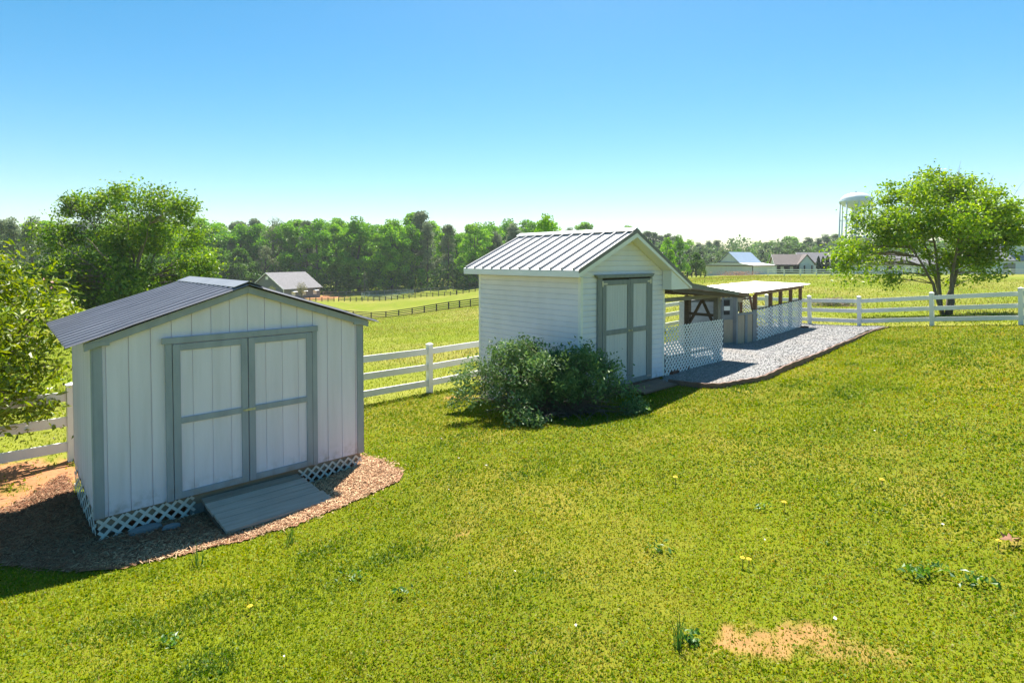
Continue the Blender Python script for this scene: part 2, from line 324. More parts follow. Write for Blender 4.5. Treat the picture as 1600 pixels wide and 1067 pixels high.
def sheet(name, poly, dz, mat, step=.16, edge=None):     # a sheet that follows the ground inside an outline
    P = np.array([q[:2] for q in poly]); x0, y0 = P.min(0) - step; x1, y1 = P.max(0) + step
    xs = np.arange(x0, x1 + step, step); ys = np.arange(y0, y1 + step, step); xx, yy = np.meshgrid(xs, ys)
    cx = (xx[:-1, :-1] + xx[1:, 1:]) / 2; cy = (yy[:-1, :-1] + yy[1:, 1:]) / 2; ins = inpoly(cx + (vnoise(cx, cy, .25, 31) - .5) * .12, cy + (vnoise(cx, cy, .25, 32) - .5) * .12, poly)
    I = np.arange(xx.size).reshape(xx.shape); Fs = np.stack([I[:-1, :-1], I[:-1, 1:], I[1:, 1:], I[1:, :-1]], -1)[ins]
    zz = zs(xx, yy) + dz + (vnoise(xx, yy, .5, 21) - .5) * .006
    return link(name, np_mesh(name, np.stack([xx, yy, zz], -1).reshape(-1, 3), Fs.reshape(-1, 4), smooth=True), mat)
m, t, b = nodes('mulch_ground'); f = noise(t, 22, 8, stretch=(1, 1, 1)); f2_ = noise(t, 2.2, 4)
cc = ramp(t, f, [(.3, (.15, .07, .04)), (.5, (.29, .155, .085)), (.7, (.46, .30, .18))]); t.links.new(mix(t, f2_, cc, (.27, .12, .06)), b.inputs['Base Color']); b.inputs['Roughness'].default_value = 1; bump(t, b, f, .8, .03)
tag(sheet('mulch_bed', MULCH, .016, m, .05), kind='structure')
m, t, b = nodes('gravel_stones'); vo = N(t, 'ShaderNodeTexVoronoi'); vo.inputs['Scale'].default_value = 34; t.links.new(N(t, 'ShaderNodeTexCoord').outputs['Object'], vo.inputs['Vector'])
sp = N(t, 'ShaderNodeSeparateColor'); t.links.new(vo.outputs['Color'], sp.inputs[0])
cc = ramp(t, sp.outputs[0], [(0, (.13, .127, .122)), (.5, (.23, .224, .216)), (1, (.34, .33, .318))]); f = noise(t, .9, 5)
t.links.new(mix(t, ramp(t, f, [(.5, (0, 0, 0)), (.8, (.5, .5, .5))]), cc, (.27, .20, .14)), b.inputs['Base Color']); b.inputs['Roughness'].default_value = .9; bump(t, b, vo.outputs['Distance'], 1, -.02)
tag(sheet('gravel_area', GRAV, .06, m, .07), kind='structure')

# ------------------------------------------------------------------ scattered ground cover
def sample_area(nn, rmin, rmax, amin, amax, p=1.0):      # positions with density falling off as 1/r^(2p)
    q = RNG.random(nn); e = 2 - 2 * p
    r = rmin * (rmax / rmin) ** q if abs(e) < 1e-6 else (rmin ** e + q * (rmax ** e - rmin ** e)) ** (1 / e)
    a = np.radians(RNG.uniform(amin, amax, nn)); return np.sin(a) * r, np.cos(a) * r, r
ta_, tb_ = G(430, 1040)[:2], G(985, 735)[:2]; td_ = (tb_ - ta_) / np.linalg.norm(tb_ - ta_); tn_ = np.array([td_[1], -td_[0]])
TRACKS = [(tuple(ta_), tuple(td_), .16), (tuple(ta_ + tn_ * 1.15), tuple(td_), .16), (tuple(ta_ - tn_ * 1.9), tuple(td_), .2), (tuple(ta_ + tn_ * 3.0), tuple(td_), .22)]
DRY = [(tuple(G(px, py)[:2]), q) for px, py, q in ((1170, 890, .7), (1300, 985, .5), (1500, 1010, .5), (930, 985, .45), (900, 790, .9), (560, 1020, .4), (1290, 700, 1.2), (1480, 640, 1.3))]
def blades(x, y, z, h, wd, lean, col):
    k = len(x); az = RNG.uniform(0, 2 * math.pi, k); dx, dy = np.cos(az), np.sin(az); ph = az + math.pi / 2 + RNG.normal(0, .5, k)
    wx, wy = np.cos(ph) * wd / 2, np.sin(ph) * wd / 2
    hx, hy, hz = dx * h * np.sin(lean), dy * h * np.sin(lean), h * np.cos(lean)
    b0 = np.stack([x - wx, y - wy, z], -1); b1 = np.stack([x + wx, y + wy, z], -1)
    m0 = np.stack([x + hx * .42 + wx * .8, y + hy * .42 + wy * .8, z + hz * .62], -1); m1 = np.stack([x + hx * .42 - wx * .8, y + hy * .42 - wy * .8, z + hz * .62], -1)
    tp = np.stack([x + hx, y + hy, z + hz], -1)
    V = np.stack([b0, b1, m0, m1, tp], 1).reshape(-1, 3); i = np.arange(k)[:, None] * 5
    F3 = np.concatenate([i + [[0, 1, 2]], i + [[0, 2, 3]], i + [[3, 2, 4]]]).reshape(-1, 3)
    return V, F3, np.repeat(col, 5, axis=0)
def grass_obj(name, x, y, r, h0, w0, leanmax, palette, kscale):
    jx, jy = RNG.normal(0, .055, (2, len(x))); keep = ~(inpoly(x + jx, y + jy, MULCH) | inpoly(x, y, GRAV) | inpoly(x, y, FOOT1) | inpoly(x, y, FOOT2)); s_ = soilmask(x, y); keep &= RNG.random(len(x)) > s_ * .96
    x, y, r = x[keep], y[keep], r[keep]; k = len(x)
    patch = np.clip((vnoise(x, y, 1.3, 41) * .5 + vnoise(x, y, .45, 42) * .3 + vnoise(x, y, 4.5, 43) * .35 - .36) * 2.6, 0, 1)
    for (qx, qy), (ex_, ey_), wd_ in TRACKS:
        d_ = np.abs((x - qx) * ey_ - (y - qy) * ex_ + (vnoise(x, y, 1.5, 81) - .5) * .35); patch = np.clip(patch + np.exp(-(d_ / wd_) ** 2) * .75 * vnoise(x, y, .8, 82), 0, 1)
    for (qx, qy), rd_ in DRY: patch = np.clip(patch + np.exp(-((x - qx) ** 2 + (y - qy) ** 2) / rd_ ** 2) * .75 * vnoise(x, y, .3, 83), 0, 1)
    col, hm = palette(x, y, patch)
    V, Fa, c = blades(x, y, zs(x, y) - .004, h0 * hm * RNG.uniform(.5, 1.3, k) * kscale(r), w0 * RNG.uniform(.7, 1.5, k) * kscale(r), RNG.uniform(.15, leanmax, k), col)
    return tag(link(name, np_mesh(name, V, Fa, c), M_GRASS), kind='stuff')
def pal_lawn(x, y, patch):
    k = len(x); u = RNG.random(k)[:, None]; v = RNG.random(k)
    g1, g2, g3 = np.array([.10, .18, .002]), np.array([.18, .232, .003]), np.array([.255, .262, .004])
    c = np.where(u < .5, g1 + (g2 - g1) * u * 2, g2 + (g3 - g2) * (u - .5) * 2)
    br = (vnoise(x, y, 2.2, 61) * .6 + vnoise(x, y, .7, 62) * .4 - .5)[:, None]; c = c * (1 + br * np.array([.95, .55, .5]))
    straw = np.array([.37, .295, .055]) * RNG.uniform(.6, 1.1, (k, 1))
    dk = np.clip((vnoise(x, y, .5, 45) - .60) * 5, 0, 1)[:, None] * np.clip(1 - patch * 2, 0, 1)[:, None]
    c = c * (1 - dk * .6) + np.array([.03, .10, .012]) * dk * .6
    sw = (v < .025 + np.clip(patch - .12, 0, 1) * .48)[:, None]; c = np.where(sw, straw, c)
    hm = (.85 + vnoise(x, y, .35, 46) * .3 + dk[:, 0] * .35) * (1 - patch * .3)
    return c, hm
x, y, r = sample_area(1350000, 1.3, 30, -78, 78, .93)
k_ = ~beyond(x, y); x, y, r = x[k_], y[k_], r[k_]
grass_obj('lawn_grass', x, y, r, .031, .0054, 1.42, pal_lawn, lambda r: np.clip(r / 5, .8, 4.2) ** .62)
x, y, r = sample_area(440000, 1.3, 28, -78, 78, .9); k_ = ~beyond(x, y); x, y, r = x[k_], y[k_], r[k_]
def pal_clover(x, y, patch):
    c, hm = pal_lawn(x, y, patch * .4); return c * np.array([.85, 1.02, .9]), hm * .8
grass_obj('lawn_clover', x, y, r, .030, .017, 1.5, pal_clover, lambda r: np.clip(r / 5, .8, 3.5) ** .65)
def pal_past(x, y, patch):
    k = len(x); u = RNG.random((k, 1)); c = np.array([.11, .175, .004]) * (1 - u) + np.array([.22, .25, .008]) * u
    p = np.clip((vnoise(x, y, 7, 51) * .55 + vnoise(x, y, 2.2, 52) * .45 - .38) * 3, 0, 1)[:, None]
    c = np.where(RNG.random((k, 1)) < p * .6, np.array([.32, .285, .09]) * RNG.uniform(.7, 1.1, (k, 1)), c); return c, .7 + p[:, 0] * .5
x, y, r = sample_area(330000, 10, 110, -62, 62, .85); k_ = beyond(x, y); x, y, r = x[k_], y[k_], r[k_]
grass_obj('pasture_grass', x, y, r, .075, .014, 1.3, pal_past, lambda r: np.clip(r / 14, 1, 5) ** .55)
x, y, r = sample_area(60000, 5, 24, -50, 50, .6)
k_ = soilmask(x, y) > 0.2
# wood chips on the mulch
P = np.array(MULCH); k = 60000; x = RNG.uniform(P[:, 0].min(), P[:, 0].max(), k); y = RNG.uniform(P[:, 1].min(), P[:, 1].max(), k)
dd = inpoly(x + RNG.normal(0, .05, k), y + RNG.normal(0, .05, k), MULCH) & ~inpoly(x, y, FOOT1); x, y = x[dd], y[dd]; k = len(x)
L = RNG.uniform(.010, .052, k) * RNG.choice([1, 1, 1, 1.8], k); wd = RNG.uniform(.003, .008, k); az = RNG.uniform(0, 6.28, k); ti = RNG.normal(0, .3, k); zz = zs(x, y) + .020 + RNG.random(k) * .018
d = np.stack([np.cos(az) * np.cos(ti), np.sin(az) * np.cos(ti), np.sin(ti)], -1) * L[:, None] / 2; s_ = np.stack([-np.sin(az), np.cos(az), RNG.normal(0, .4, k)], -1) * wd[:, None] / 2; c = np.stack([x, y, zz], -1)
V = np.stack([c - d - s_, c - d + s_, c + d + s_, c + d - s_], 1); V2 = V - np.array([0, 0, .004]); V = np.concatenate([V, V2], 1).reshape(-1, 3); i = np.arange(k)[:, None] * 8
Fa = np.concatenate([i + [[0, 1, 2, 3]], i + [[0, 4, 5, 1]], i + [[1, 5, 6, 2]], i + [[2, 6, 7, 3]], i + [[3, 7, 4, 0]]])
u = RNG.random((k, 1)); fr = np.clip((x + 4.2) / 1.6 + (vnoise(x, y, .6, 91) - .5), .12, 1)[:, None]  # sun and shade put into chip colour: paler right, darker and redder left
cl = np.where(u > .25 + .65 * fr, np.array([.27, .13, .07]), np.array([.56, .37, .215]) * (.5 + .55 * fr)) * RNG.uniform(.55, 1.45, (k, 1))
tag(link('wood_chips', np_mesh('wood_chips', V, Fa, np.repeat(cl, 8, 0)), M_CHIP), kind='stuff')
# loose gravel stones
P = np.array(GRAV); k = 40000; x = RNG.uniform(P[:, 0].min(), P[:, 0].max(), k); y = RNG.uniform(P[:, 1].min(), P[:, 1].max(), k); dd = inpoly(x, y, GRAV); x, y = x[dd], y[dd]; k = len(x)
s_ = RNG.uniform(.009, .022, k)[:, None]; o6 = np.array([[1, 0, 0], [0, 1, 0], [-1, 0, 0], [0, -1, 0], [0, 0, .7], [0, 0, -.7]])[None] * RNG.uniform(.5, 1.2, (k, 6, 1)); az = RNG.uniform(0, 6.28, k)
ox = o6[..., 0] * np.cos(az)[:, None] - o6[..., 1] * np.sin(az)[:, None]; oy = o6[..., 0] * np.sin(az)[:, None] + o6[..., 1] * np.cos(az)[:, None]
V = np.stack([x[:, None] + ox * s_, y[:, None] + oy * s_, (zs(x, y) + .064)[:, None] + o6[..., 2] * s_], -1).reshape(-1, 3); i = np.arange(k)[:, None] * 6
Fa = np.concatenate([i + [[a_, (a_ + 1) % 4, 4]] for a_ in range(4)] + [i + [[(a_ + 1) % 4, a_, 5]] for a_ in range(4)])
cl = np.array([.27, .262, .25]) * RNG.uniform(.55, 1.45, (k, 1)) * (1 + RNG.normal(0, .05, (k, 3)))
tag(link('gravel_stones', np_mesh('gravel_stones', V, Fa, np.repeat(cl, 6, 0)), M_PEB), kind='stuff')

# ------------------------------------------------------------------ near shed
def lattice(mb, x0, x1, z0f, z1, pitch, wdt, y=0, th=.006, axis='x', slope=1.0):
    """crossed strips in the plane y, clipped to x0..x1 and z0f(x)..z1"""
    H = 4.0
    for sgn, off in ((1, 0), (-1, th * 1.02)):
        rg_ = 4.0 / slope if slope < 1 else 4.0; c = x0 - rg_
        while c < x1 + rg_:
            pts = []
            for i in range(240):
                s_ = rg_ * (-1 + i * (2 / 239)); xx = c + s_; zz = sgn * s_ * slope + (z1 + z0f(x0)) / 2
                if x0 <= xx <= x1 and z0f(xx) <= zz <= z1: pts.append((xx, zz))
            if len(pts) > 1:
                (xa, za), (xb, zb) = pts[0], pts[-1]
                A_, B_ = ((xa, y + off, za), (xb, y + off, zb)) if axis == 'x' else ((y + off, xa, za), (y + off, xb, zb))
                mb.beam(A_, B_, th, wdt) if axis == 'x' else mb.beam(A_, B_, th, wdt)
            c += pitch
    return mb
W, D = S1['W'], S1['D']; PK = 2.325; EV = 1.812; SL = (PK - EV) / (W / 2)
top1 = lambda x_: PK - abs(x_ - W / 2) * SL + .02
shed = empty('storage_shed', (*S1['o'], 0), S1['yaw'], 'off-white wooden shed with slate trim and double doors above a wooden ramp', 'shed')
mb = MB(); gx = [.0, .105] + [.105 + .2035 * i for i in range(1, 15)] + [W]
mb.prism([(0, 0), (W, 0), (W, top1(W) - .03), (W / 2, PK - .01), (0, top1(0) - .03)], .012, .05)
for a_, b_ in zip(gx[:-1], gx[1:]):
    if b_ - a_ < .02: continue
    x0, x1 = a_ + .0045, b_ - .0045
    pts = [(x0, .0), (x1, .0), (x1, top1(x1))] + ([(W / 2, top1(W / 2))] if x0 < W / 2 < x1 else []) + [(x0, top1(x0))]
    mb.prism(pts, 0, .0118)
front = mb.build('wall', M_SIDE, shed)
for nm, xx, sgn in (('wall', 0, 1), ('wall', W, -1)):
    mb = MB(); mb.box(*sorted((xx + sgn * .012, xx + sgn * .05)), .0505, D - .0505, 0, EV + .05); yy = .0
    while yy < D - .02:
        mb.box(*sorted((xx, xx + sgn * .0118)), max(yy + .0045, .051), min(yy + .199, D - .001), 0, EV + .05); yy += .2035
    mb.build(nm, M_SIDE, shed)
mb = MB(); mb.prism([(0, 0), (W, 0), (W, top1(W) - .03), (W / 2, PK - .01), (0, top1(0) - .03)], D - .05, D); mb.build('wall', M_SIDE, shed)
MB().box(.02, W - .02, .02, D - .02, -.12, -.004).build('floor_frame', M_TAN, shed)
# corner trim boards
for x0, x1 in ((-.012, .075), (W - .075, W + .012)): MB().box(x0, x1, -.02, -.001, .0, EV + .03).build('corner_trim', M_TRIM, shed, bevel=.003)
MB().box(-.021, -.0015, -.02, .055, 0, EV + .02).build('corner_trim', M_TRIM, shed, bevel=.003)
MB().box(W + .0015, W + .021, -.02, .055, 0, EV + .02).build('corner_trim', M_TRIM, shed, bevel=.003)
# rake fascia with end blocks
FT, FB = .085, 0.0
mb = MB()
for s_ in (-1, 1):
    e = W / 2 + .08; P_ = lambda x_, dz: (W / 2 + s_ * x_, PK - x_ * SL + dz)
    mb.prism([P_(0, -.002), P_(e, -.002), P_(e, .082), P_(0, .082)], -.062, -.022)
mb.build('rake_board', M_TRIM, shed, bevel=.003)
for s_ in (-1, 1):
    e = W / 2 + .083; mb = MB(); P_ = lambda x_, dz: (W / 2 + s_ * x_, PK - x_ * SL + dz)
    mb.prism([(W / 2 + s_ * (e - .22), EV + .018), (W / 2 + s_ * e, EV + .018), P_(e, .078), P_(e - .22, .03)], -.066, -.021); mb.build('rake_end_block', M_TRIM, shed, bevel=.003)
# corrugated roof: two sheets and a ridge cap
def corrug(x0, z0, x1, z1, y0, y1, pitch, amp, nx=2, th=.004):
    ny = int((y1 - y0) / pitch * 24); yy = np.linspace(y0, y1, ny + 1); ph = ((yy - y0) / pitch) % 1.0
    wv = amp * (np.clip((.15 - np.abs(ph - .5)) / .055, 0, 1) * 1.0 + .38 * np.clip((.07 - np.abs(ph - .15)) / .04, 0, 1) + .38 * np.clip((.07 - np.abs(ph - .85)) / .04, 0, 1))
    tt = np.linspace(0, 1, nx + 1); Xg = x0 + (x1 - x0) * tt[:, None] + 0 * yy; Zg = z0 + (z1 - z0) * tt[:, None] + wv + vnoise(yy * 2, tt[:, None] * 3 + 0 * yy, .6, 77) * .01; Yg = yy + 0 * tt[:, None]
    V = np.stack([Xg, Yg, Zg], -1).reshape(-1, 3); V = np.vstack([V, V - [0, 0, th]]); I = np.arange((nx + 1) * (ny + 1)).reshape(nx + 1, ny + 1); o_ = I.size
    Fs = [np.stack([I[:-1, :-1], I[1:, :-1], I[1:, 1:], I[:-1, 1:]], -1).reshape(-1, 4), np.stack([I[:-1, :-1], I[:-1, 1:], I[1:, 1:], I[1:, :-1]], -1).reshape(-1, 4) + o_]
    for e in (I[0], I[-1]): Fs.append(np.stack([e[:-1], e[1:], e[1:] + o_, e[:-1] + o_], -1))
    for e in (I[:, 0], I[:, -1]): Fs.append(np.stack([e[:-1], e[1:], e[1:] + o_, e[:-1] + o_], -1))
    return np_mesh('roof_sheet', V, np.vstack(Fs), smooth=False)
zr, ze = 2.424, 1.838; RB = 2.75
link('roof_sheet', corrug(W / 2 - .01, zr, -.235, ze, -.12, RB, .205, .026, 6), M_ROOF1, shed)
link('roof_sheet', corrug(W / 2 + .01, zr, W + .22, ze, -.12, RB, .205, .026, 6), M_ROOF1, shed)
mb = MB()
for s_ in (-1, 1): mb.prism([(W / 2, zr + .046), (W / 2 + s_ * .17, zr - .17 * .335 + .038), (W / 2 + s_ * .17, zr - .17 * .335 + .031), (W / 2, zr + .038)], -.10, RB + .01)
mb.build('ridge_cap', M_RIDGE, shed)
mb = MB()
for yy in (.3, .9, 1.5, 2.1, 2.7):
    for s_ in (-1, 1): mb.beam((W / 2 + s_ * .05, yy, zr - .035), (W / 2 + s_ * 1.72, yy, ze - .02), .04, .03)
mb.box(W / 2 - .03, W / 2 + .03, -.03, -.0, zr - .05, zr + .0)
mb.build('rafters', M_DARKW, shed)
# doors
zd0, zd1 = .01, 1.775
MB().box(.613, 2.402, -.045, -.0205, 1.785, 1.855).build('door_header', M_TRIM, shed, bevel=.003)
MB().box(.645, .712, -.036, -.0015, .0, 1.783).build('door_jamb', M_TRIM, shed, bevel=.003)
MB().box(2.327, 2.392, -.036, -.0015, .0, 1.783).build('door_jamb', M_TRIM, shed, bevel=.003)
def s1door(x0, x1):
    mb = MB(); gs = [x0] + [q for q in gx if x0 + .01 < q < x1 - .01] + [x1]
    mb.box(x0, x1, -.0148, -.0016, zd0, zd1)
    for a_, b_ in zip(gs[:-1], gs[1:]): mb.box(a_ + (.004 if a_ > x0 else 0), b_ - (.004 if b_ < x1 else 0), -.0225, -.015, zd0, zd1)
    d = mb.build('door', M_SIDE, shed); mb = MB(); w_ = .075
    mb.box(x0, x0 + w_, -.042, -.0228, zd0, zd1); mb.box(x1 - w_, x1, -.042, -.0228, zd0, zd1)
    mb.box(x0 + w_, x1 - w_, -.0415, -.0228, zd0, zd0 + w_); mb.box(x0 + w_, x1 - w_, -.0415, -.0228, zd1 - w_, zd1); mb.box(x0 + w_, x1 - w_, -.0415, -.0228, .865, .935)
    mb.build('door_frame', M_TRIM, d, bevel=.003); return d
dl = s1door(.718, 1.517); dr = s1door(1.527, 2.322)
mb = MB(); mb.box(1.46, 1.60, -.05, -.0425, .885, .915); mb.box(1.475, 1.50, -.062, -.0505, .888, .912); mb.tube([(1.57, -.052, .9), (1.57, -.066, .9)], .007); mb.build('latch', M_STEEL, dl, bevel=.001)
# lattice skirting
z0a = lambda a_: g(*loc(S1, a_, 0)) - .01
zlist = np.linspace(0, W, 40); zz = np.array([z0a(q) for q in zlist]); zf = lambda a_: float(np.interp(a_, zlist, zz))
lattice(MB(), .0, .93, zf, -.008, .125, .03, -.002).build('lattice_skirt', M_LATT2, shed)
lattice(MB(), 2.12, W, zf, -.008, .115, .026, -.002).build('lattice_skirt', M_LATT2, shed)
yl = np.linspace(0, D, 20); zy = np.array([g(*loc(S1, 0, q)) - .01 for q in yl]); zfl = lambda q: float(np.interp(q, yl, zy))
lattice(MB(), .0, D, zfl, -.008, .34, .03, -.002, axis='y', slope=.5).build('lattice_skirt', M_LATT2, shed)
mb = MB()
for a_, b_ in ((.98, .12), (2.05, .12), (.15, .25), (2.9, .25), (.2, 2.0), (2.8, 2.0), (1.5, 1.1)): MB().box(a_ - .1, a_ + .1, b_ - .1, b_ + .1, g(*loc(S1, a_, b_)) - .05, -.121).build('foundation_block', M_CONC, shed)
# ramp
rmp = empty('wooden_ramp', (*loc(S1, 0, 0), 0), S1['yaw'], 'weathered grey plank ramp leading up to the double doors of the near shed', 'ramp')
zb = g(*loc(S1, 1.6, -.9)) + .055; nb = 6; yb0, yb1 = -.05, -.90
mb = MB(); mb2 = MB()
for i in range(nb):
    ta, tb = i / nb, (i + 1) / nb - .008; ya, yb = yb0 + (yb1 - yb0) * ta, yb0 + (yb1 - yb0) * tb; za, zb_ = -.045 + (zb + .045) * ta, -.045 + (zb + .045) * tb
    x0 = .985 + .04 * ta + random.uniform(-.008, .008); x1 = 2.115 + .11 * ta + random.uniform(-.012, .012); j = random.uniform(-.003, .003)
    vs = [(x0, ya, za + j), (x1, ya, za + j), (x1, yb, zb_ + j), (x0, yb, zb_ + j)]; vs += [(p[0], p[1], p[2] - .032) for p in vs]
    (mb2 if i == 0 else mb).add(vs, [(0, 1, 2, 3), (7, 6, 5, 4), (0, 4, 5, 1), (1, 5, 6, 2), (2, 6, 7, 3), (3, 7, 4, 0)])
mb.build('ramp_boards', M_GREYW, rmp, bevel=.003); mb2.build('top_board', M_GREYW2, rmp, bevel=.003)
mb = MB()
for xx in (1.03, 1.58, 2.14): mb.prism([(-.06, -.085), (-.87, zb - .035), (-.87, zb - .075), (-.06, -.19)], xx - .02, xx + .02, axis='x')
mb.build('bearer', M_DARKW, rmp)

# ------------------------------------------------------------------ white shed
W, D = S2['W'], S2['D']; z2 = S2['z']
sh2 = empty('garden_shed', (*S2['o'], z2), S2['yaw'], 'white vinyl-sided shed with a white metal roof and grey double doors', 'shed')
AP, EL, BK = (1.42, 3.19), (-.33, 2.405), (3.54, 2.043)
und = lambda x_: (AP[1] + (EL[1] - AP[1]) * (AP[0] - x_) / (AP[0] - EL[0]) if x_ < AP[0] else AP[1] + (BK[1] - AP[1]) * (x_ - AP[0]) / (BK[0] - AP[0])) - .13
CO = .108
def courses_y(mb, x0, x1, z0, z1f, yout, sgn, axis):      # overlapping lap siding; each course leans out at its foot
    z_ = z0
    while True:
        zt_ = z_ + CO
        xa, xb = x0, x1
        if axis == 'x':
            # clip to the gable
            lo, hi = x0, x1
            while lo < hi and z1f(lo) < z_ + .01: lo += .01
            while hi > lo and z1f(hi) < z_ + .01: hi -= .01
            if hi - lo < .03: break
            l2, h2 = lo, hi
            while l2 < h2 and z1f(l2) < zt_: l2 += .01
            while h2 > l2 and z1f(h2) < zt_: h2 -= .01
            zz = min(zt_, max(z1f(min(max(AP[0], l2), h2)), z_ + .02)) if h2 - l2 < .02 else zt_
            y0 = yout
            gq = min(.030, (zz - z_) * .4); lm, hm_ = lo + (l2 - lo) * .8, hi + (h2 - hi) * .8
            mb.add([(lo, y0 - .016, z_), (hi, y0 - .016, z_), (hm_, y0 - .013, zz - gq), (lm, y0 - .013, zz - gq), (lo, y0, z_), (hi, y0, z_), (hm_, y0 - .0005, zz - gq * .5), (lm, y0 - .0005, zz - gq * .5)], [(0, 1, 2, 3), (0, 4, 5, 1), (3, 2, 6, 7), (0, 3, 7, 4), (1, 5, 6, 2)])
        else:
            if z_ > z1f(0) - .005: break
            zz = min(zt_, z1f(0))
            xo = yout
            gq = min(.030, (zz - z_) * .4)
            mb.add([(xo + sgn * .016, x0, z_), (xo + sgn * .016, x1, z_), (xo + sgn * .013, x1, zz - gq), (xo + sgn * .013, x0, zz - gq), (xo, x0, z_), (xo, x1, z_), (xo + sgn * .0005, x1, zz - gq * .5), (xo + sgn * .0005, x0, zz - gq * .5)], [(0, 1, 2, 3), (0, 4, 5, 1), (3, 2, 6, 7)])
        z_ += CO
    return mb
mb = MB(); mb.prism([(0, 0), (W, 0), (W, und(W)), (AP[0], und(AP[0])), (0, und(0))], .0005, .08); courses_y(mb, 0, W, 0, und, 0, -1, 'x'); mb.build('wall', M_VINYL, sh2)
mb = MB(); mb.box(.0005, .08, .0805, D - .0805, 0, und(0)); courses_y(mb, 0, D, 0, lambda q: und(0) - .01, 0, -1, 'y'); mb.build('wall', M_VINYL, sh2)
mb = MB(); mb.box(W - .08, W - .0005, .0805, D - .0805, 0, und(W)); courses_y(mb, 0, D, 0, lambda q: und(W) - .01, W, 1, 'y'); mb.build('wall', M_VINYL, sh2)
mb = MB(); mb.prism([(0, 0), (W, 0), (W, und(W)), (AP[0], und(AP[0])), (0, und(0))], D - .08, D); mb.build('wall', M_VINYL, sh2)
for x0, x1, y0, y1, h_ in ((-.02, .05, -.02, .05, und(0) - .01), (W - .045, W + .018, -.02, .05, und(W) - .02), (-.02, .04, D - .05, D + .02, und(0) - .01)):
    MB().box(x0, x1, y0, y1, -.005, h_).build('corner_post', M_VTRIM, sh2, bevel=.004)
YF, YBk = -.25, D + .16
# roof panels with ribs
mb = MB(); th = .012
mb.prism([(AP[0], AP[1]), (EL[0] - .02, EL[1] - .009), (EL[0] - .02, EL[1] - .021), (AP[0], AP[1] - .014)], YF - .01, YBk)
sl = np.array([EL[0] - AP[0], EL[1] - AP[1]]); ll = np.hypot(*sl); sl = sl / ll; nrm = np.array([-sl[1], sl[0]]); nrm = nrm if nrm[1] > 0 else -nrm
mb.build('roof_panel', M_ROOF2, sh2)
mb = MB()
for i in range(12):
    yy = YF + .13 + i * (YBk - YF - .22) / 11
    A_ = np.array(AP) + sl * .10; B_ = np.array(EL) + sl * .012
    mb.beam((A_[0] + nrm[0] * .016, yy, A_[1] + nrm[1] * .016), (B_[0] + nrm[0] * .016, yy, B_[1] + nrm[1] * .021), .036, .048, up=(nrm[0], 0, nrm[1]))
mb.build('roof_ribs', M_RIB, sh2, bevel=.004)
mb = MB(); sr = np.array([BK[0] - AP[0], BK[1] - AP[1]]); sr = sr / np.hypot(*sr); nr_ = np.array([-sr[1], sr[0]])
mb.prism([(AP[0] + .003, AP[1]), (BK[0], BK[1]), (BK[0], BK[1] - .012), (AP[0] + .003, AP[1] - .014)], YF - .01, YBk); mb.build('roof_panel', M_ROOF2, sh2)
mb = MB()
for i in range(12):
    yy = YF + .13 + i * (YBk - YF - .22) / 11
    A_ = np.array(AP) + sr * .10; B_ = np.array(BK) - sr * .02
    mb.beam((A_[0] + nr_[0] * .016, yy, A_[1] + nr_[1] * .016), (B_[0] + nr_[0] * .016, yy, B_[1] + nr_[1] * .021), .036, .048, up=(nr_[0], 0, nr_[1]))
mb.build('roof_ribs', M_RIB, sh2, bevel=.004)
mb = MB()
A_ = np.array(AP) + sl * .13 + nrm * .048; B_ = np.array(AP) + sr * .13 + nr_ * .048; T_ = (AP[0], AP[1] + .060)
mb.prism([tuple(A_), T_, tuple(B_), (B_[0], B_[1] - .006), (AP[0], AP[1] + .044), (A_[0], A_[1] - .006)], YF - .015, YBk + .01); mb.build('ridge_cap', M_ROOF2, sh2)
# eave fascia, rake metal, rake board, soffits
MB().box(EL[0] - .018, EL[0], YF, YBk, EL[1] - .135, EL[1] - .024).build('eave_fascia', M_VTRIM, sh2, bevel=.003)
MB().box(EL[0] + .001, -.021, YF + .002, YBk - .01, EL[1] - .135, EL[1] - .125).build('soffit', M_VTRIM, sh2)
mb = MB()
mb.prism([(AP[0], AP[1] + .03), (EL[0] - .02, EL[1] + .02), (EL[0] - .02, EL[1] - .055), (AP[0], AP[1] - .05)], YF - .028, YF - .0105)
mb.prism([(AP[0] + .001, AP[1] + .03), (BK[0], BK[1] + .02), (BK[0], BK[1] - .055), (AP[0] + .001, AP[1] - .05)], YF - .028, YF - .0105); mb.build('rake_metal', M_RAKE, sh2)
mb = MB()
mb.prism([(AP[0], AP[1] - .052), (EL[0] - .018, EL[1] - .057), (EL[0] - .018, EL[1] - .135), (AP[0], AP[1] - .142)], YF - .022, YF)
mb.prism([(AP[0] + .001, AP[1] - .052), (BK[0] - .002, BK[1] - .057), (BK[0] - .002, BK[1] - .112), (AP[0] + .001, AP[1] - .142)], YF - .022, YF); mb.build('rake_board', M_VTRIM, sh2)
mb = MB(); mb.prism([(AP[0], und(AP[0]) + .002), (EL[0] + .002, und(EL[0]) + .002), (EL[0] + .002, und(EL[0]) + .01), (AP[0], und(AP[0]) + .012)], YF + .001, .0)
mb.prism([(AP[0] + .001, und(AP[0]) + .002), (BK[0] - .01, und(BK[0]) + .006), (BK[0] - .01, und(BK[0]) + .014), (AP[0] + .001, und(AP[0]) + .012)], YF + .001, .0); mb.build('soffit', M_VTRIM, sh2)
x0 = 2.72; mb = MB()
mb.prism([(x0, 1.935), (BK[0] - .02, 1.935), (BK[0] - .02, und(BK[0]) - .0), (x0, und(x0) - .002)], YF + .0015, YF + .03)
mb.prism([(x0, 1.935), (x0 + .02, 1.935), (x0 + .02, und(x0) - .012), (x0, und(x0) - .003)], YF + .031, -.022)
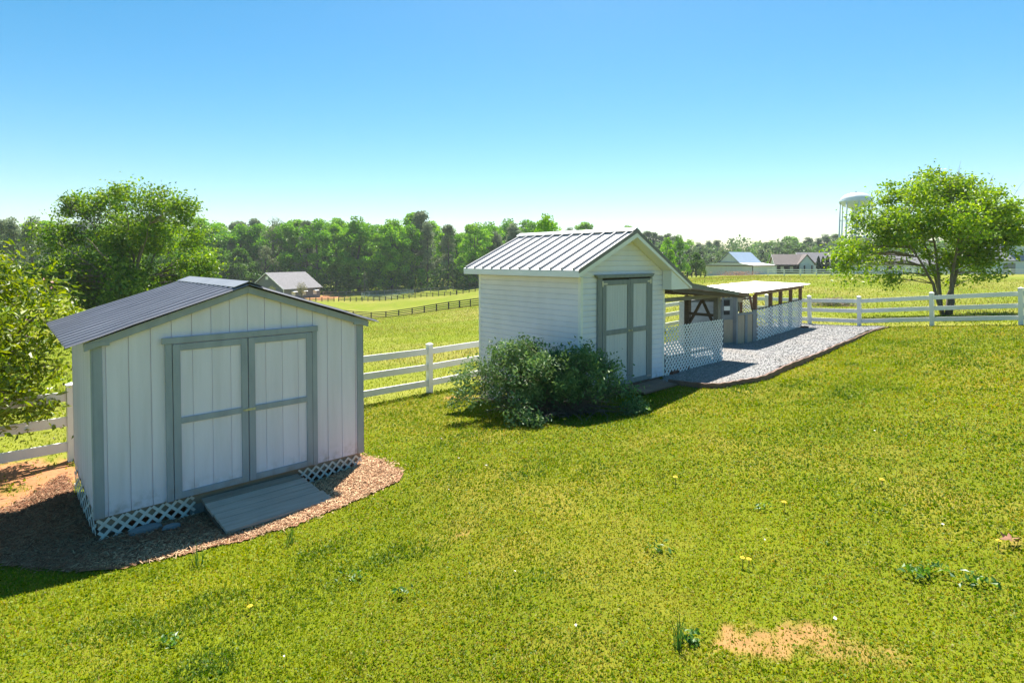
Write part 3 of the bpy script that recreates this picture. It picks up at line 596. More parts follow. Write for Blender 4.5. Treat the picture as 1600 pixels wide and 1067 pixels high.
mb.box(x0 + .021, BK[0] - .02, YF + .031, D, 1.936, 1.95); mb.build('eave_box', M_VTRIM, sh2)
# doors of the white shed
MB().prism([(.36, 2.30), (2.33, 2.30), (2.27, 2.232), (.43, 2.232)], -.085, -.016).build('door_header', M_GTRIM, sh2, bevel=.004)
MB().box(.455, .60, -.045, -.0145, .0, 2.23).build('door_jamb', M_GTRIM, sh2, bevel=.003)
MB().box(2.232, 2.30, -.045, -.0145, .0, 2.23).build('door_jamb', M_GTRIM, sh2, bevel=.003)
MB().box(.601, 2.231, -.0185, -.0150, .0, 2.23).build('door_reveal', M_BLACK, sh2)
def s2door(x0, x1, wl, wr, top):
    mb = MB(); mb.box(x0, x1, -.028, -.019, .02, top); n_ = max(int((x1 - x0) / .075), 1); st = (x1 - x0) / n_
    for i in range(n_): mb.box(x0 + i * st + .0025, x0 + (i + 1) * st - .0025, -.033, -.0282, .02, top)
    d = mb.build('door', M_DOORP, sh2); mb = MB()
    mb.box(x0, x0 + wl, -.05, -.0332, .02, top); mb.box(x1 - wr, x1, -.05, -.0332, .02, top)
    for q in (.02, 1.085, top - .10): mb.box(x0 + wl, x1 - wr, -.0495, -.0332, q, q + .10)
    mb.build('door_frame', M_GTRIM, d, bevel=.003)
    return d
d1 = s2door(.606, 1.49, .115, .075, 2.185); d2 = s2door(1.497, 2.226, .115, .13, 2.195)
mb = MB(); mb.box(1.43, 1.56, -.06, -.0505, 1.12, 1.15); mb.tube([(1.52, -.06, 1.135), (1.52, -.085, 1.135)], .018, 8); mb.build('latch', M_STEEL, d1)
MB().box(.58, .74, -.058, -.0505, 2.10, 2.13).box(.58, .62, -.056, -.0505, 2.06, 2.17).build('hinge', M_STEEL, d1)
MB().box(2.10, 2.25, -.058, -.0505, 2.12, 2.15).box(2.20, 2.25, -.056, -.0505, 2.08, 2.18).build('hinge', M_STEEL, d2)
MB().box(2.10, 2.25, -.058, -.0505, .08, .11).build('hinge', M_STEEL, d2)
# skirting
ys = np.linspace(0, D, 20); zz = np.array([g(*loc(S2, 0, q)) - z2 - .01 for q in ys]); zfs = lambda q: float(np.interp(q, ys, zz))
lattice(MB(), 0, D, zfs, -.01, .14, .035, -.004, axis='y').build('lattice_skirt', M_LATT, sh2)
MB().box(.03, .06, .1, D - .1, -.12, -.005).box(.1, W - .1, .02, .06, -.11, -.005).build('floor_frame', M_REDW, sh2)
mb = MB()
for a_, b_ in ((.2, .2), (W - .2, .2), (.2, D - .2), (W - .2, D - .2), (.15, 1.5), (1.4, .12)): q = g(*loc(S2, a_, b_)) - z2; MB().box(a_ - .1, a_ + .1, b_ - .1, b_ + .1, min(q - .1, -.2), -.121).build('foundation_block', M_CONC, sh2)

# ------------------------------------------------------------------ lean-to on its right
lt = empty('lean_to', (*S2['o'], z2), S2['yaw'], 'open timber lean-to with a low grey roof against the white shed', 'lean-to')
EN = (6.32, 1.70)
mb = MB(); mb.prism([(BK[0] + .004, BK[1] - .012), (EN[0], EN[1]), (EN[0], EN[1] - .012), (BK[0] + .004, BK[1] - .03)], YF - .01, D - .1); mb.build('roof_panel', M_ROOF2, lt)
mb = MB(); mb.prism([(BK[0] + .004, BK[1] + .012), (EN[0] - .55, EN[1] + .075), (EN[0] - .55, EN[1] - .01), (BK[0] + .004, BK[1] - .10)], YF - .03, YF - .0105); mb.build('rake_metal', M_RAKE, lt)
mb = MB(); mb.prism([(EN[0] - .548, EN[1] + .07), (EN[0] + .02, EN[1] + .01), (EN[0] + .02, EN[1] - .09), (EN[0] - .548, EN[1] - .02)], YF - .03, YF - .0105); mb.build('fascia_board', M_REDW, lt)
mb = MB()
for yy in np.arange(YF + .05, D - .15, .42): mb.beam((W + .03, yy, 1.93), (EN[0] - .05, yy, EN[1] - .07), .045, .10)
mb.build('rafters', M_DARKW, lt)
MB().box(W + .02, 5.46, .0, .045, 1.64, 1.73).build('front_beam', M_BEAM, lt)
MB().box(W + .02, EN[0], 2.75, 2.80, 1.6, 1.72).build('back_beam', M_DARKW, lt)
def gz(a_, b_): return g(*loc(S2, a_, b_)) - z2
for a_, b_ in ((5.26, .005), (5.30, .86), (5.95, 2.7), (4.2, 2.7)): MB().box(a_, a_ + .13, b_, b_ + .13, gz(a_, b_) - .1, 1.64).build('post', M_DARKW if b_ > .1 else M_BEAM, lt)
MB().beam((5.33, .14, 1.59), (5.33, .86, 1.59), .05, .10).build('end_beam', M_BEAM, lt)
MB().beam((5.33, .14, 1.17), (5.33, .86, 1.17), .04, .07).build('end_rail', M_DARKW, lt)
MB().beam((5.31, .47, 1.55), (5.31, .16, .95), .035, .07).build('brace', M_DARKW, lt)
MB().beam((5.35, .50, 1.55), (5.35, .84, .95), .035, .07).build('brace', M_DARKW, lt)
MB().beam((W + .03, 2.2, 1.02), (4.6, 2.2, 1.02), .04, .14).build('back_rail', M_DARKW, lt)
lp = empty('lattice_panel', (*S2['o'], z2), S2['yaw'], 'white diamond lattice panel between the white shed and the lean-to post', 'lattice')
ax = np.linspace(W, 5.5, 12); az_ = np.array([gz(q, -.03) + .03 for q in ax]); zfp = lambda q: float(np.interp(q, ax, az_))
lattice(MB(), W + .02, 5.47, zfp, 1.10, .126, .031, -.03, th=.013).build('lattice_strips', M_LATT, lp)
MB().box(W + .03, 5.25, -.010, .015, .35, .40).build('backing_rail', M_DARKW, lp)

# ------------------------------------------------------------------ chicken coop
A0 = np.array([7.76, 17.8]); B0 = np.array([11.6, 22.4]); LC = float(np.hypot(*(B0 - A0))); yc = math.atan2(*(B0 - A0)[::-1])
zc = .06
coop = empty('chicken_coop', (*A0, zc), yc, 'low timber coop with a white metal roof and beige plywood front', 'coop')
def cl(px, Y): d = np.array([(px - 800) / F * Y, Y]) - A0; c, s_ = math.cos(yc), math.sin(yc); return d[0] * c + d[1] * s_, -d[0] * s_ + d[1] * c
gc = lambda x_, y_: g(A0[0] + x_ * math.cos(yc) - y_ * math.sin(yc), A0[1] + x_ * math.sin(yc) + y_ * math.cos(yc)) - zc
P0 = cl(1129, 16.95); P1 = cl(1149, 17.05)
link('roof_sheet', corrug(0, 0, 1, 0, 0, 1, .5, .0, 1), M_ROOF2, coop).hide_render = False
bpy.data.objects.remove([o for o in coop.children if o.name.startswith('roof_sheet')][0])
rx0, rx1, ry0, ry1, rz0, rz1 = -1.5, LC + .35, -.22, 1.95, 1.69, 1.735
ny = 150; xx = np.linspace(rx0, rx1, ny + 1); wv = .014 * np.sin((xx - rx0) / .13 * 2 * math.pi)
V = np.concatenate([np.stack([xx, np.full(ny + 1, yy_), wv + zz_], -1) for yy_, zz_ in ((ry0, rz0), (ry1, rz1), (ry0, rz0 - .006), (ry1, rz1 - .006))]); q = np.arange(ny)[:, None]; n1_ = ny + 1
Fa = np.concatenate([q + [[0, 1, n1_ + 1, n1_]], q + [[2 * n1_, 3 * n1_, 3 * n1_ + 1, 2 * n1_ + 1]], q + [[0, 2 * n1_, 2 * n1_ + 1, 1]], q + [[n1_, n1_ + 1, 3 * n1_ + 1, 3 * n1_]]])
link('roof_sheet', np_mesh('roof_sheet', V, Fa), M_ROOF2, coop)
MB().box(-.1, LC + .02, -.05, -.0, 1.54, 1.66).build('front_beam', M_REDW, coop)
MB().box(-.1, LC + .02, 1.8, 1.85, 1.58, 1.70).build('back_beam', M_REDW, coop)
for x_ in (.02, 1.75, 3.0, 4.4, LC - .1): MB().box(x_, x_ + .11, .001, .11, gc(x_, 0) - .05, 1.54 if x_ != 1.75 else 1.535).build('post', M_REDW, coop)
for x_ in (.02, 2.0, 4.0, LC - .1): MB().box(x_, x_ + .1, 1.7, 1.8, gc(x_, 1.7) - .1, 1.579).build('post', M_REDW, coop)
MB().beam((-.32, .10, 1.52), (.05, .10, 1.0), .05, .07).build('brace', M_REDW, coop)
MB().box(.14, LC, -.006, .0, 1.06, 1.11).build('front_rail', M_DARKW, coop)
MB().box(.1, LC, 1.81, 1.85, 1.05, 1.11).build('back_rail', M_DARKW, coop)
xs_ = np.linspace(0, LC + .2, 14); zc_ = np.array([gc(q, 0) + .05 for q in xs_]); zfc = lambda q: float(np.interp(q, xs_, zc_))
lattice(MB(), .02, LC, zfc, 1.10, .36, .044, -.02, th=.013, slope=.34).build('lattice_panel', M_LATT, coop)
xs2 = np.array([gc(q, 2.3) + .1 for q in xs_]); zfc2 = lambda q: float(np.interp(q, xs_, xs2))
lattice(MB(), .02, LC, zfc2, 1.05, .36, .044, 1.86, slope=.34).build('lattice_panel', M_LATT, coop)
# solid front: door, post, two plywood panels with grey boards
def wallseg(P, Q, z0, z1, th, mat, name, u0=0, u1=1, off=0):
    P = np.array(P); Q = np.array(Q); d = (Q - P) / np.hypot(*(Q - P)); nn = np.array([d[1], -d[0]]); a_ = P + (Q - P) * u0 + nn * off; b_ = P + (Q - P) * u1 + nn * off
    return MB().beam((*a_, (z0 + z1) / 2), (*b_, (z0 + z1) / 2), th, z1 - z0).build(name, mat, coop)
zg = gc(*P0)
dd_ = wallseg(P0, P1, zg, 1.52, .03, M_GPAINT, 'door'); wallseg(P0, P1, zg + .12, .85, .012, M_PLY, 'door_panel', .12, .8, .022).parent = dd_
wallseg(P0, P1, 1.0, 1.45, .012, M_BLACK, 'window', .1, .55, .022).parent = dd_; wallseg(P0, P1, 1.13, 1.26, .012, M_LATT, 'window_bar', .1, .55, .03).parent = dd_
MB().box(P1[0] - .07, P1[0] + .07, P1[1] - .07, P1[1] + .07, zg - .05, 1.60).build('corner_post', M_GPAINT, coop)
Q1 = (-.02, 0); 
wallseg(P1, Q1, zg, 1.0, .03, M_PLY, 'panel', .08, .46); wallseg(P1, Q1, zg - .02, 1.02, .05, M_GPAINT, 'panel_board', .44, .56, .01)
wallseg(P1, Q1, zg, 1.0, .03, M_PLY, 'panel', .56, .84); wallseg(P1, Q1, zg - .02, 1.08, .05, M_GPAINT, 'panel_board', .82, 1.0, .01)
wallseg(P1, Q1, .96, 1.03, .06, M_GPAINT, 'rail', .08, .98, .02)
wallseg(P1, Q1, 1.04, 1.62, .02, M_PLY, 'upper_board', .42, .72, -.35); wallseg(P1, Q1, 1.35, 1.6, .02, M_PLY, 'upper_board', .08, .40, -.05)
MB().beam((P1[0] + .06, P1[1] - .06, 1.32), (P1[0] + .34, P1[1] - .02, 1.36), .02, .02).beam((P1[0] + .1, P1[1] - .06, 1.06), (P1[0] + .34, P1[1] - .02, 1.3), .015, .015).build('bracket', M_DARKW, coop)
hut = at(1070, 500, 17.3); hb = empty('white_hutch', (hut[0], hut[1], 0), .25, 'white boarded hutch half hidden under the lean-to', 'hutch')
mb = MB()
for i in range(9): mb.box(.086, 1.299, -.004, .02, .08 + i * .15, .08 + i * .15 + .125)
mb.build('boards', M_CWHITE, hb); MB().box(0, .085, -.012, .08, 0, 1.45).build('corner_post', M_CWHITE, hb); MB().box(1.3, 1.38, -.012, .08, 0, 1.45).build('corner_post', M_CWHITE, hb)
MB().box(.01, 1.37, .022, .34, .05, 1.42).build('walls', M_CWHITE, hb); MB().box(-.03, 1.41, -.04, .40, 1.452, 1.48).build('roof', M_RAKE, hb)

# ------------------------------------------------------------------ edging, loose things by the sheds
mb = MB(); n_ = len(GRAV_EDGE)
pts = [np.array(p) for p in GRAV_EDGE]; fine = []
for i in range(n_ - 1):
    for q in range(6): fine.append(pts[i] + (pts[i + 1] - pts[i]) * q / 6)
fine.append(pts[-1]); fine = np.array(fine); k = np.ones(7) / 7; sm_ = np.stack([np.convolve(np.pad(fine[:, i], 3, 'edge'), k, 'valid') for i in range(3)], -1)
d = np.gradient(sm_[:, :2], axis=0); d /= np.linalg.norm(d, axis=1)[:, None]; nn = np.stack([-d[:, 1], d[:, 0]], -1); L_ = len(sm_)
hh = np.interp(np.arange(L_), [0, 8, 40, 70, L_ - 1], [.11, .11, .13, .12, .05]) + .008 * np.sin(np.arange(L_) * 1.7) * (np.arange(L_) > 6)
V = []
for i in range(L_):
    z_ = g(sm_[i, 0], sm_[i, 1])
    for o_, zz_ in ((-.02, -.06), (-.02, hh[i]), (.02, hh[i]), (.02, -.06)): V.append((sm_[i, 0] + nn[i, 0] * o_, sm_[i, 1] + nn[i, 1] * o_, z_ + zz_))
Fs = [(i * 4 + a_, i * 4 + (a_ + 1) % 4, (i + 1) * 4 + (a_ + 1) % 4, (i + 1) * 4 + a_) for i in range(L_ - 1) for a_ in range(4)]
tag(MB().add(V, Fs).build('garden_edging', M_EDGE), 'wavy brown edging strip holding the gravel above the lawn', 'edging')
c = G(1100, 572); cb = empty('concrete_block', (c[0], c[1], c[2] + .05), .8, 'grey concrete block lying at the foot of the white lattice panel', 'block')
MB().box(-.2, .2, -.1, -.07, 0, .19).box(-.2, .2, .07, .1, 0, .19).box(-.2, -.17, -.07, .07, 0, .19).box(.17, .2, -.07, .07, 0, .19).box(-.015, .015, -.07, .07, 0, .19).box(-.17, -.015, -.07, .07, 0, .03).box(.015, .17, -.07, .07, 0, .03).build('block_body', M_CONC, cb)
for i, (px, py, rz, lb) in enumerate(((1085, 577, .8, 'red-brown brick left of the grey concrete block'), (1068, 582, .6, 'red-brown brick lying against the middle of the lattice panel'), (1120, 567, .9, 'red-brown brick right of the grey concrete block'), (1052, 588, .7, 'red-brown brick nearest the white shed corner'), (1257, 515, .3, 'red-brown brick at the far end of the coop lattice'))):
    c = G(px, py); tag(MB().box(-.14, .14, -.07, .07, 0, .09).build('brick', M_BRICK, None, (c[0], c[1], c[2] + .045), bevel=.008, rz=rz), lb, 'brick', 'bricks along the lattice')
c = G(1022, 606); stp = empty('plank_step', (c[0], c[1], c[2] + .0), .73, 'low step of reddish brown planks before the grey double doors', 'step')
for i in range(3): MB().box(-.75, .55, -.28 + i * .19, -.10 + i * .19, .03, .075).build('plank', M_REDW, stp, bevel=.004)
for i, (px, py, sx, sy, sz, lb) in enumerate(((228, 834, .17, .10, .05, 'large flat grey stone against the near shed lattice'), (268, 829, .10, .06, .035, 'small flat grey stone between the large stone and the ramp'))):
    c = G(px, py); k = 9; V = []
    for j in range(k): a_ = 2 * math.pi * j / k; q = random.uniform(.8, 1.1); V.append((math.cos(a_) * sx * q, math.sin(a_) * sy * q))
    mb = MB().prism(V, 0, sz, axis='z'); mb.v = [(v[0] * (.85 if v[2] > .01 else 1), v[1] * (.85 if v[2] > .01 else 1), v[2] + random.uniform(-.006, .006)) for v in mb.v]
    o = mb.build('flat_stone', M_STONE, None, (c[0], c[1], c[2] + .03), bevel=.01, rz=.7); tag(o, lb, 'stone')

# ------------------------------------------------------------------ fences
def vinyl_fence(pts, label, name='rail_fence', h=1.2, lean=0.0, mat=M_FENCE, pw=.127, rh=.15, rails=(.24, .64, 1.035), rw=.04, cat='fence', capped=True):
    c = pts[len(pts) // 2]; root = empty(name, (c[0], c[1], g(*c)), 0, label, cat); o3 = np.array([c[0], c[1], g(*c)]); P = [np.array([p[0], p[1], g(*p)]) - o3 for p in pts]
    for i, p in enumerate(P):
        q = P[min(i + 1, len(P) - 1)] - P[max(i - 1, 0)]; a_ = math.atan2(q[1], q[0]); w_ = pw / 2; up = Vector((lean, lean * .2, 1)); mb = MB()
        mb.beam(Vector(p) - Vector((0, 0, .1)), Vector(p) + up * h, pw, pw, up=(math.cos(a_), math.sin(a_), 0))
        po = mb.build('post', mat, root, bevel=.004 if capped else 0)
        if capped:
            t_ = Vector(p) + up * h; r_ = Matrix.Rotation(a_, 3, 'Z'); e = w_ + .008
            vs = [t_ + r_ @ Vector((sx * e, sy * e, zz_)) for zz_ in (.001, .02) for sx, sy in ((-1, -1), (1, -1), (1, 1), (-1, 1))] + [t_ + Vector((0, 0, .055))]
            MB().add(vs, [(3, 2, 1, 0), (0, 1, 5, 4), (1, 2, 6, 5), (2, 3, 7, 6), (3, 0, 4, 7), (4, 5, 8), (5, 6, 8), (6, 7, 8), (7, 4, 8)]).build('post_cap', mat, po)
    for i in range(len(P) - 1):
        d = (P[i + 1] - P[i]); u = d / np.linalg.norm(d)
        for zz_ in rails:
            mb = MB(); mb.beam(P[i] + u * (pw / 2 - .002) + np.array([lean * zz_, 0, zz_]), P[i + 1] - u * (pw / 2 - .002) + np.array([lean * zz_, 0, zz_]), rw, rh); mb.build('rail', mat, root, bevel=.003 if capped else 0)
    return root
LB = np.array([-2.07, 14.0]); ld = np.array([.689, .725]); CORNER = LB + ld * 17.64
ptsL = [tuple(LB + ld * (2.377 * i)) for i in range(-7, 8)] + [tuple(CORNER)]
vinyl_fence(ptsL, 'white three-rail vinyl fence running behind both sheds')
RB_ = np.array([13.8, 22.2]); rd = np.array([.63, -.777])
ptsR = [tuple(CORNER + (RB_ - CORNER) * q) for q in (.06, .37, .68)] + [tuple(RB_), (15.48, 20.6), (16.85, 18.5), (18.3, 16.6), (19.8, 14.7)]
vinyl_fence(ptsR, 'white three-rail vinyl fence in front of the multi-stemmed tree', lean=-.045)
# distant white fence
pf = [at(px, 430, 110 + (px - 1400) * .005)[:2] for px in np.arange(1200, 1680, 25.2)]
vinyl_fence(pf, 'distant white rail fence along the far edge of the right pasture', h=1.25, pw=.16, rh=.17, rails=(.3, .7, 1.1), rw=.05, capped=False)
def dark_fence(ps, label, h, rails, pw=.17, rh=.16, name='board_fence', mat=M_BLACK): return vinyl_fence(ps, label, name, h, mat=mat, pw=pw, rh=rh, rails=rails, rw=.05, capped=False)
f1p = [(480, 492, 138), (520, 495, 132), (552, 497, 126), (580, 498, 120), (603, 497, 116), (623, 495.5, 112), (644, 492.5, 108), (663, 490.5, 104), (682, 487.5, 100.5), (701, 484.5, 97.5), (718, 481.5, 96), (735, 479.5, 96), (752, 477, 96), (772, 475, 96), (800, 471, 97)]
dark_fence([at(*q)[:2] for q in f1p], 'dark four-board fence slanting across the left pasture, nearest one', 1.4, (.25, .58, .92, 1.28))
f2p = [(529 + 9.2 * i, 470, 165 + 4 * (i / 20)) for i in range(21)]
dark_fence([at(*q)[:2] for q in f2p], 'dark three-board fence of the paddock below the wood', 1.3, (.35, .75, 1.18), pw=.2)
f3p = [(714 + 9.5 * i, 460, 170 + .8 * i) for i in range(8)]
dark_fence([at(*q)[:2] for q in f3p], 'dark board fence climbing right towards the white shed roof', 1.5, (.35, .8, 1.35), pw=.2)
f4p = [(446 + 9.5 * i, 466, 158 + .7 * i) for i in range(9)]
dark_fence([at(*q)[:2] for q in f4p], 'dark board fence in front of the grey stable', 1.3, (.35, .75, 1.18), pw=.2)
f5p = [(505 + 12 * i, 459, 184) for i in range(18)]
dark_fence([at(*q)[:2] for q in f5p], 'weathered grey fence along the foot of the wood', 1.4, (.6, 1.3), pw=.2, mat=M_BEAM)
f6p = [(1060 + 7 * i, 432, 118) for i in range(7)]
dark_fence([at(*q)[:2] for q in f6p], 'short dark board fence left of the white barn', 1.2, (.4, .75, 1.1), pw=.2)
c = at(606, 463, 176); rp = empty('round_pen', (c[0], c[1], g(c[0], c[1])), 0, 'round corral of pale blue-grey metal panels in the paddock', 'corral'); ma = MB(); mr = MB(); n_ = 26; R_ = 8
zp = [g(c[0] + R_ * math.cos(2 * math.pi * i / n_), c[1] + R_ * math.sin(2 * math.pi * i / n_)) - g(c[0], c[1]) for i in range(n_)]; pp = [(R_ * math.cos(2 * math.pi * i / n_), R_ * math.sin(2 * math.pi * i / n_), zp[i]) for i in range(n_)]
M_PEN = paint('blue_grey_tube', (.22, .30, .31), (.16, .22, .23), .4, 2, metal=.3)
for i in range(n_):
    p, q = Vector(pp[i]), Vector(pp[(i + 1) % n_]); ma.tube([p - Vector((0, 0, .1)), p + Vector((0, 0, 1.6))], .05, 5)
    for zz_ in (.4, .8, 1.2, 1.58): mr.tube([p + Vector((0, 0, zz_)), q + Vector((0, 0, zz_))], .035, 4)
ma.build('panel_posts', M_PEN, rp); mr.build('panel_rails', M_PEN, rp)

# ------------------------------------------------------------------ distant buildings
M_GREYH = paint('grey_house_siding', (.16, .175, .195), (.13, .145, .16), .7, 1, stretch=(1, 1, 8)); M_SHING = paint('grey_shingles', (.20, .19, .20), (.14, .135, .14), .9, 1.5, bm=.5, bscale=8); M_SHINB = paint('brown_shingles', (.20, .165, .15), (.15, .125, .115), .9, 1.5)
M_BARNW = paint('pale_barn_siding', (.66, .69, .71), (.57, .60, .63), .7, .8, stretch=(4, 4, .5)); M_BARNR = paint('blue_grey_metal_roof', (.36, .43, .52), (.30, .36, .44), .4, 1, metal=.2, stretch=(6, 1, 1)); M_WHITER = paint('white_low_roof', (.74, .72, .68), (.66, .63, .6), .6, 1); M_BLUEW = paint('pale_blue_siding', (.56, .64, .71), (.48, .56, .63), .7, 1, stretch=(1, 1, 6)); M_GLASS = paint('white_window_shutter', (.7, .72, .72), (.6, .62, .63), .3, 2); M_DARK = paint('dark_opening', (.02, .02, .022), (.03, .03, .03), .8, 1)
def gable_house(root, L, D, h, hr, wm, rm, over=.4, y0=0, x0=0, trim=M_VTRIM):
    MB().prism([(y0, -1.5), (y0 + D, -1.5), (y0 + D, h), (y0 + D / 2, hr - .1), (y0, h)], x0, x0 + L, axis='x').build('wall', wm, root)
    sl = (hr - h) / (D / 2)
    for s_ in (-1, 1):
        ye = y0 + D / 2 + s_ * (D / 2 + over); MB().prism([(y0 + D / 2, hr), (ye, h - over * sl), (ye, h - over * sl + .18), (y0 + D / 2, hr + .2)], x0 - over, x0 + L + over, axis='x').build('roof', rm, root)
    mb = MB()
    for s_ in (-1, 1):
        ye = y0 + D / 2 + s_ * (D / 2 + over)
        for xe in (x0 - over - .05, x0 + L + over + .002): mb.prism([(y0 + D / 2, hr - .08), (ye, h - over * sl - .08), (ye, h - over * sl + .16), (y0 + D / 2, hr + .18)], xe, xe + .048, axis='x')
    mb.build('rake_trim', trim, root)
c = at(443.6, 466, 165); gh = empty('grey_stable', (c[0], c[1], g(c[0], c[1])), math.radians(67), 'low grey stable with a grey shingle roof at the edge of the wood', 'stable')
gable_house(gh, 15.2, 13.2, 3.0, 7.5, M_GREYH, M_SHING, .5)
for x_ in (3.0, 7.2, 12.0):
    wn = MB().box(x_, x_ + 1.5, -.06, -.005, .7, 2.0).build('window', M_GLASS, gh); MB().prism([(-.08, 2.1), (-1.0, 1.85), (-1.0, 1.92), (-.08, 2.18)], x_ - .1, x_ + 1.7, axis='x').build('awning', M_VTRIM, wn)
MB().box(-.06, -.005, 6.1, 7.1, 5.6, 6.5).build('gable_vent', M_VTRIM, gh); MB().box(-.08, -.003, -.08, .18, -1, 2.9).build('corner_trim', M_VTRIM, gh)
# barn
c = at(1176, 430.5, 140); bn = empty('white_barn', (c[0], c[1], g(c[0], c[1])), math.radians(-50), 'pale barn with a raised blue-grey metal gable roof and low side wings', 'barn')
L_, D_ = 13.0, 11.5
MB().box(-L_, 0, 0, D_, -1.5, 2.15).build('wall', M_BARNW, bn)
MB().prism([(-L_ - .3, 2.2), (.3, 2.2), (.3, 2.32), (-3.6, 2.95), (-9.3, 2.95), (-L_ - .3, 2.32)], -.3, D_ + .3).build('wing_roof', M_WHITER, bn)
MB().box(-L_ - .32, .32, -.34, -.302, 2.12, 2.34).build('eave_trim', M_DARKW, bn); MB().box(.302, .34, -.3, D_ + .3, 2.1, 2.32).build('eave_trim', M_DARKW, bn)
MB().prism([(-9.2, 2.96), (-3.7, 2.96), (-6.45, 5.5)], .2, D_ - .2).build('gable', M_BARNW, bn)
mb = MB()
for s_ in (-1, 1): mb.prism([(-6.45, 5.62), (-6.45 + s_ * 3.0, 2.9), (-6.45 + s_ * 3.0, 3.0), (-6.45, 5.76)], -.1, D_ + .1)
mb.build('roof', M_BARNR, bn); MB().box(-.14, .004, -.02, .12, -.5, 2.1).build('corner_post', M_DARK, bn)
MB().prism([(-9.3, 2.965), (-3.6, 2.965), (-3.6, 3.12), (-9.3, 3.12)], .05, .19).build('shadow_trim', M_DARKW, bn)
# porch house
c = at(1212, 428, 168); h2_ = empty('porch_house', (c[0], c[1], g(c[0], c[1])), math.radians(-12), 'house with a brown roof, open porch and pale blue front gable', 'house')
gable_house(h2_, 9.0, 7.0, 2.9, 5.6, M_BARNW, M_SHINB, .5); 
g1_ = MB(); g1_.prism([(6.2, -1.5), (10.2, -1.5), (10.2, 2.9), (8.2, 5.4), (6.2, 2.9)], -1.2, -.05).build('front_gable', M_BLUEW, h2_)
for s_ in (-1, 1): MB().prism([(8.2, 5.55), (8.2 + s_ * 2.5, 2.55), (8.2 + s_ * 2.5, 2.75), (8.2, 5.75)], -1.6, 3).build('gable_roof', M_SHINB, h2_)
for x_ in (.5, 3, 5.5, 7.2, 9.2): MB().box(x_, x_ + .3, -2.2, -1.9, -1, 2.5).build('porch_post', M_DARK, h2_)
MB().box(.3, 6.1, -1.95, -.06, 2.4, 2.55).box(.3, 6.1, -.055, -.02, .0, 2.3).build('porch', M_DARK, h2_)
MB().box(1.0, 2.2, -.1, -.06, .8, 2.1).box(3.6, 4.8, -.1, -.06, .8, 2.1).build('window', M_GLASS, h2_)
c = at(1252, 428, 180); h3 = empty('grey_roof_house', (c[0], c[1], g(c[0], c[1])), math.radians(-8), 'pale house with a light grey roof behind the dark evergreens', 'house'); gable_house(h3, 11, 8, 3.4, 6.4, M_BARNW, M_SHING, .4)
MB().box(5, 6.4, -.06, -.01, .9, 2.2).build('window', M_GLASS, h3); MB().box(8, 9.2, -.06, -.01, .9, 2.2).build('window', M_DARK, h3)
c = at(1330, 427, 150); h4 = empty('long_house', (c[0], c[1], g(c[0], c[1])), math.radians(-6), 'long low house with a grey roof behind the multi-stemmed tree', 'house'); gable_house(h4, 28, 9, 2.6, 5.2, M_BARNW, M_SHING, .5)
for x_ in (4, 9, 14, 19, 24): MB().box(x_, x_ + 1.3, -.06, -.01, .8, 2.0).build('window', M_DARK if x_ != 14 else M_GLASS, h4)
c = at(1548, 430, 122); h5 = empty('blue_barn', (c[0], c[1], g(c[0], c[1])), math.radians(-4), 'pale blue barn with a square cupola tower at the right edge', 'barn'); gable_house(h5, 16, 10, 3.0, 6.4, M_BLUEW, M_RIDGE, .3)
tw = MB(); tw.box(5.5, 8.0, 1.5, 4.5, 3.0, 7.7).build('tower', M_BLUEW, h5); MB().add([(5.2, 1.2, 7.7), (8.3, 1.2, 7.7), (8.3, 4.8, 7.7), (5.2, 4.8, 7.7), (6.75, 3, 8.6)], [(3, 2, 1, 0), (0, 1, 4), (1, 2, 4), (2, 3, 4), (3, 0, 4)]).build('tower_roof', M_RIDGE, h5)
MB().box(5.15, 8.35, 1.1, 4.85, 7.45, 7.69).build('tower_eave', M_DARK, h5); MB().box(2.5, 5, -.06, -.01, -.5, 2.4).build('door', M_RIDGE, h5)
# water tower
YW = 300; c = at(1335.5, 420, YW); zb_ = g(c[0], c[1]); wt = empty('water_tower', (c[0], c[1], zb_), .2, 'pale blue-white water tower on tall legs rising behind the tree', 'water tower')
M_TANK = paint('white_tank_paint', (.66, .73, .75), (.58, .66, .68), .35, .1)
zh = lambda py: HC + (406 - py) * YW / F - zb_
R_ = 22.3 * YW / F
MB().lathe([(.01, zh(302)), (R_ * .35, zh(302.6)), (R_ * .68, zh(305)), (R_ * .9, zh(309)), (R_ * .99, zh(313.5)), (R_ * .995, zh(316)), (R_ * .9, zh(319.5)), (R_ * .68, zh(323.5)), (R_ * .34, zh(326.5)), (R_ * .15, zh(330)), (R_ * .085, zh(335)), (R_ * .08, -2)], 40).build('tank', M_TANK, wt, smooth=True)
MB().lathe([(R_ * .995, zh(315.2)), (R_ * 1.05, zh(315.2)), (R_ * 1.05, zh(316.3)), (R_ * .99, zh(316.3))], 40).build('catwalk', M_TANK, wt)
for i in range(8):
    a_ = 2 * math.pi * (i + .3) / 8; MB().tube([(R_ * .97 * math.cos(a_), R_ * .97 * math.sin(a_), zh(317)), (R_ * 1.0 * math.cos(a_), R_ * 1.0 * math.sin(a_), -2)], .42, 8).build('leg', M_TANK, wt, smooth=True)
for zz_ in (zh(345), zh(372)):
    mb = MB()
    for i in range(8): a_, b_ = 2 * math.pi * (i + .3) / 8, 2 * math.pi * (i + 1.3) / 8; mb.tube([(R_ * .98 * math.cos(a_), R_ * .98 * math.sin(a_), zz_), (R_ * .98 * math.cos(b_), R_ * .98 * math.sin(b_), zz_)], .16, 5)
    mb.build('ring_strut', M_TANK, wt)
MB().tube([(0, 0, zh(302)), (0, 0, zh(299.5))], .25, 6).build('finial', M_RAKE, wt)

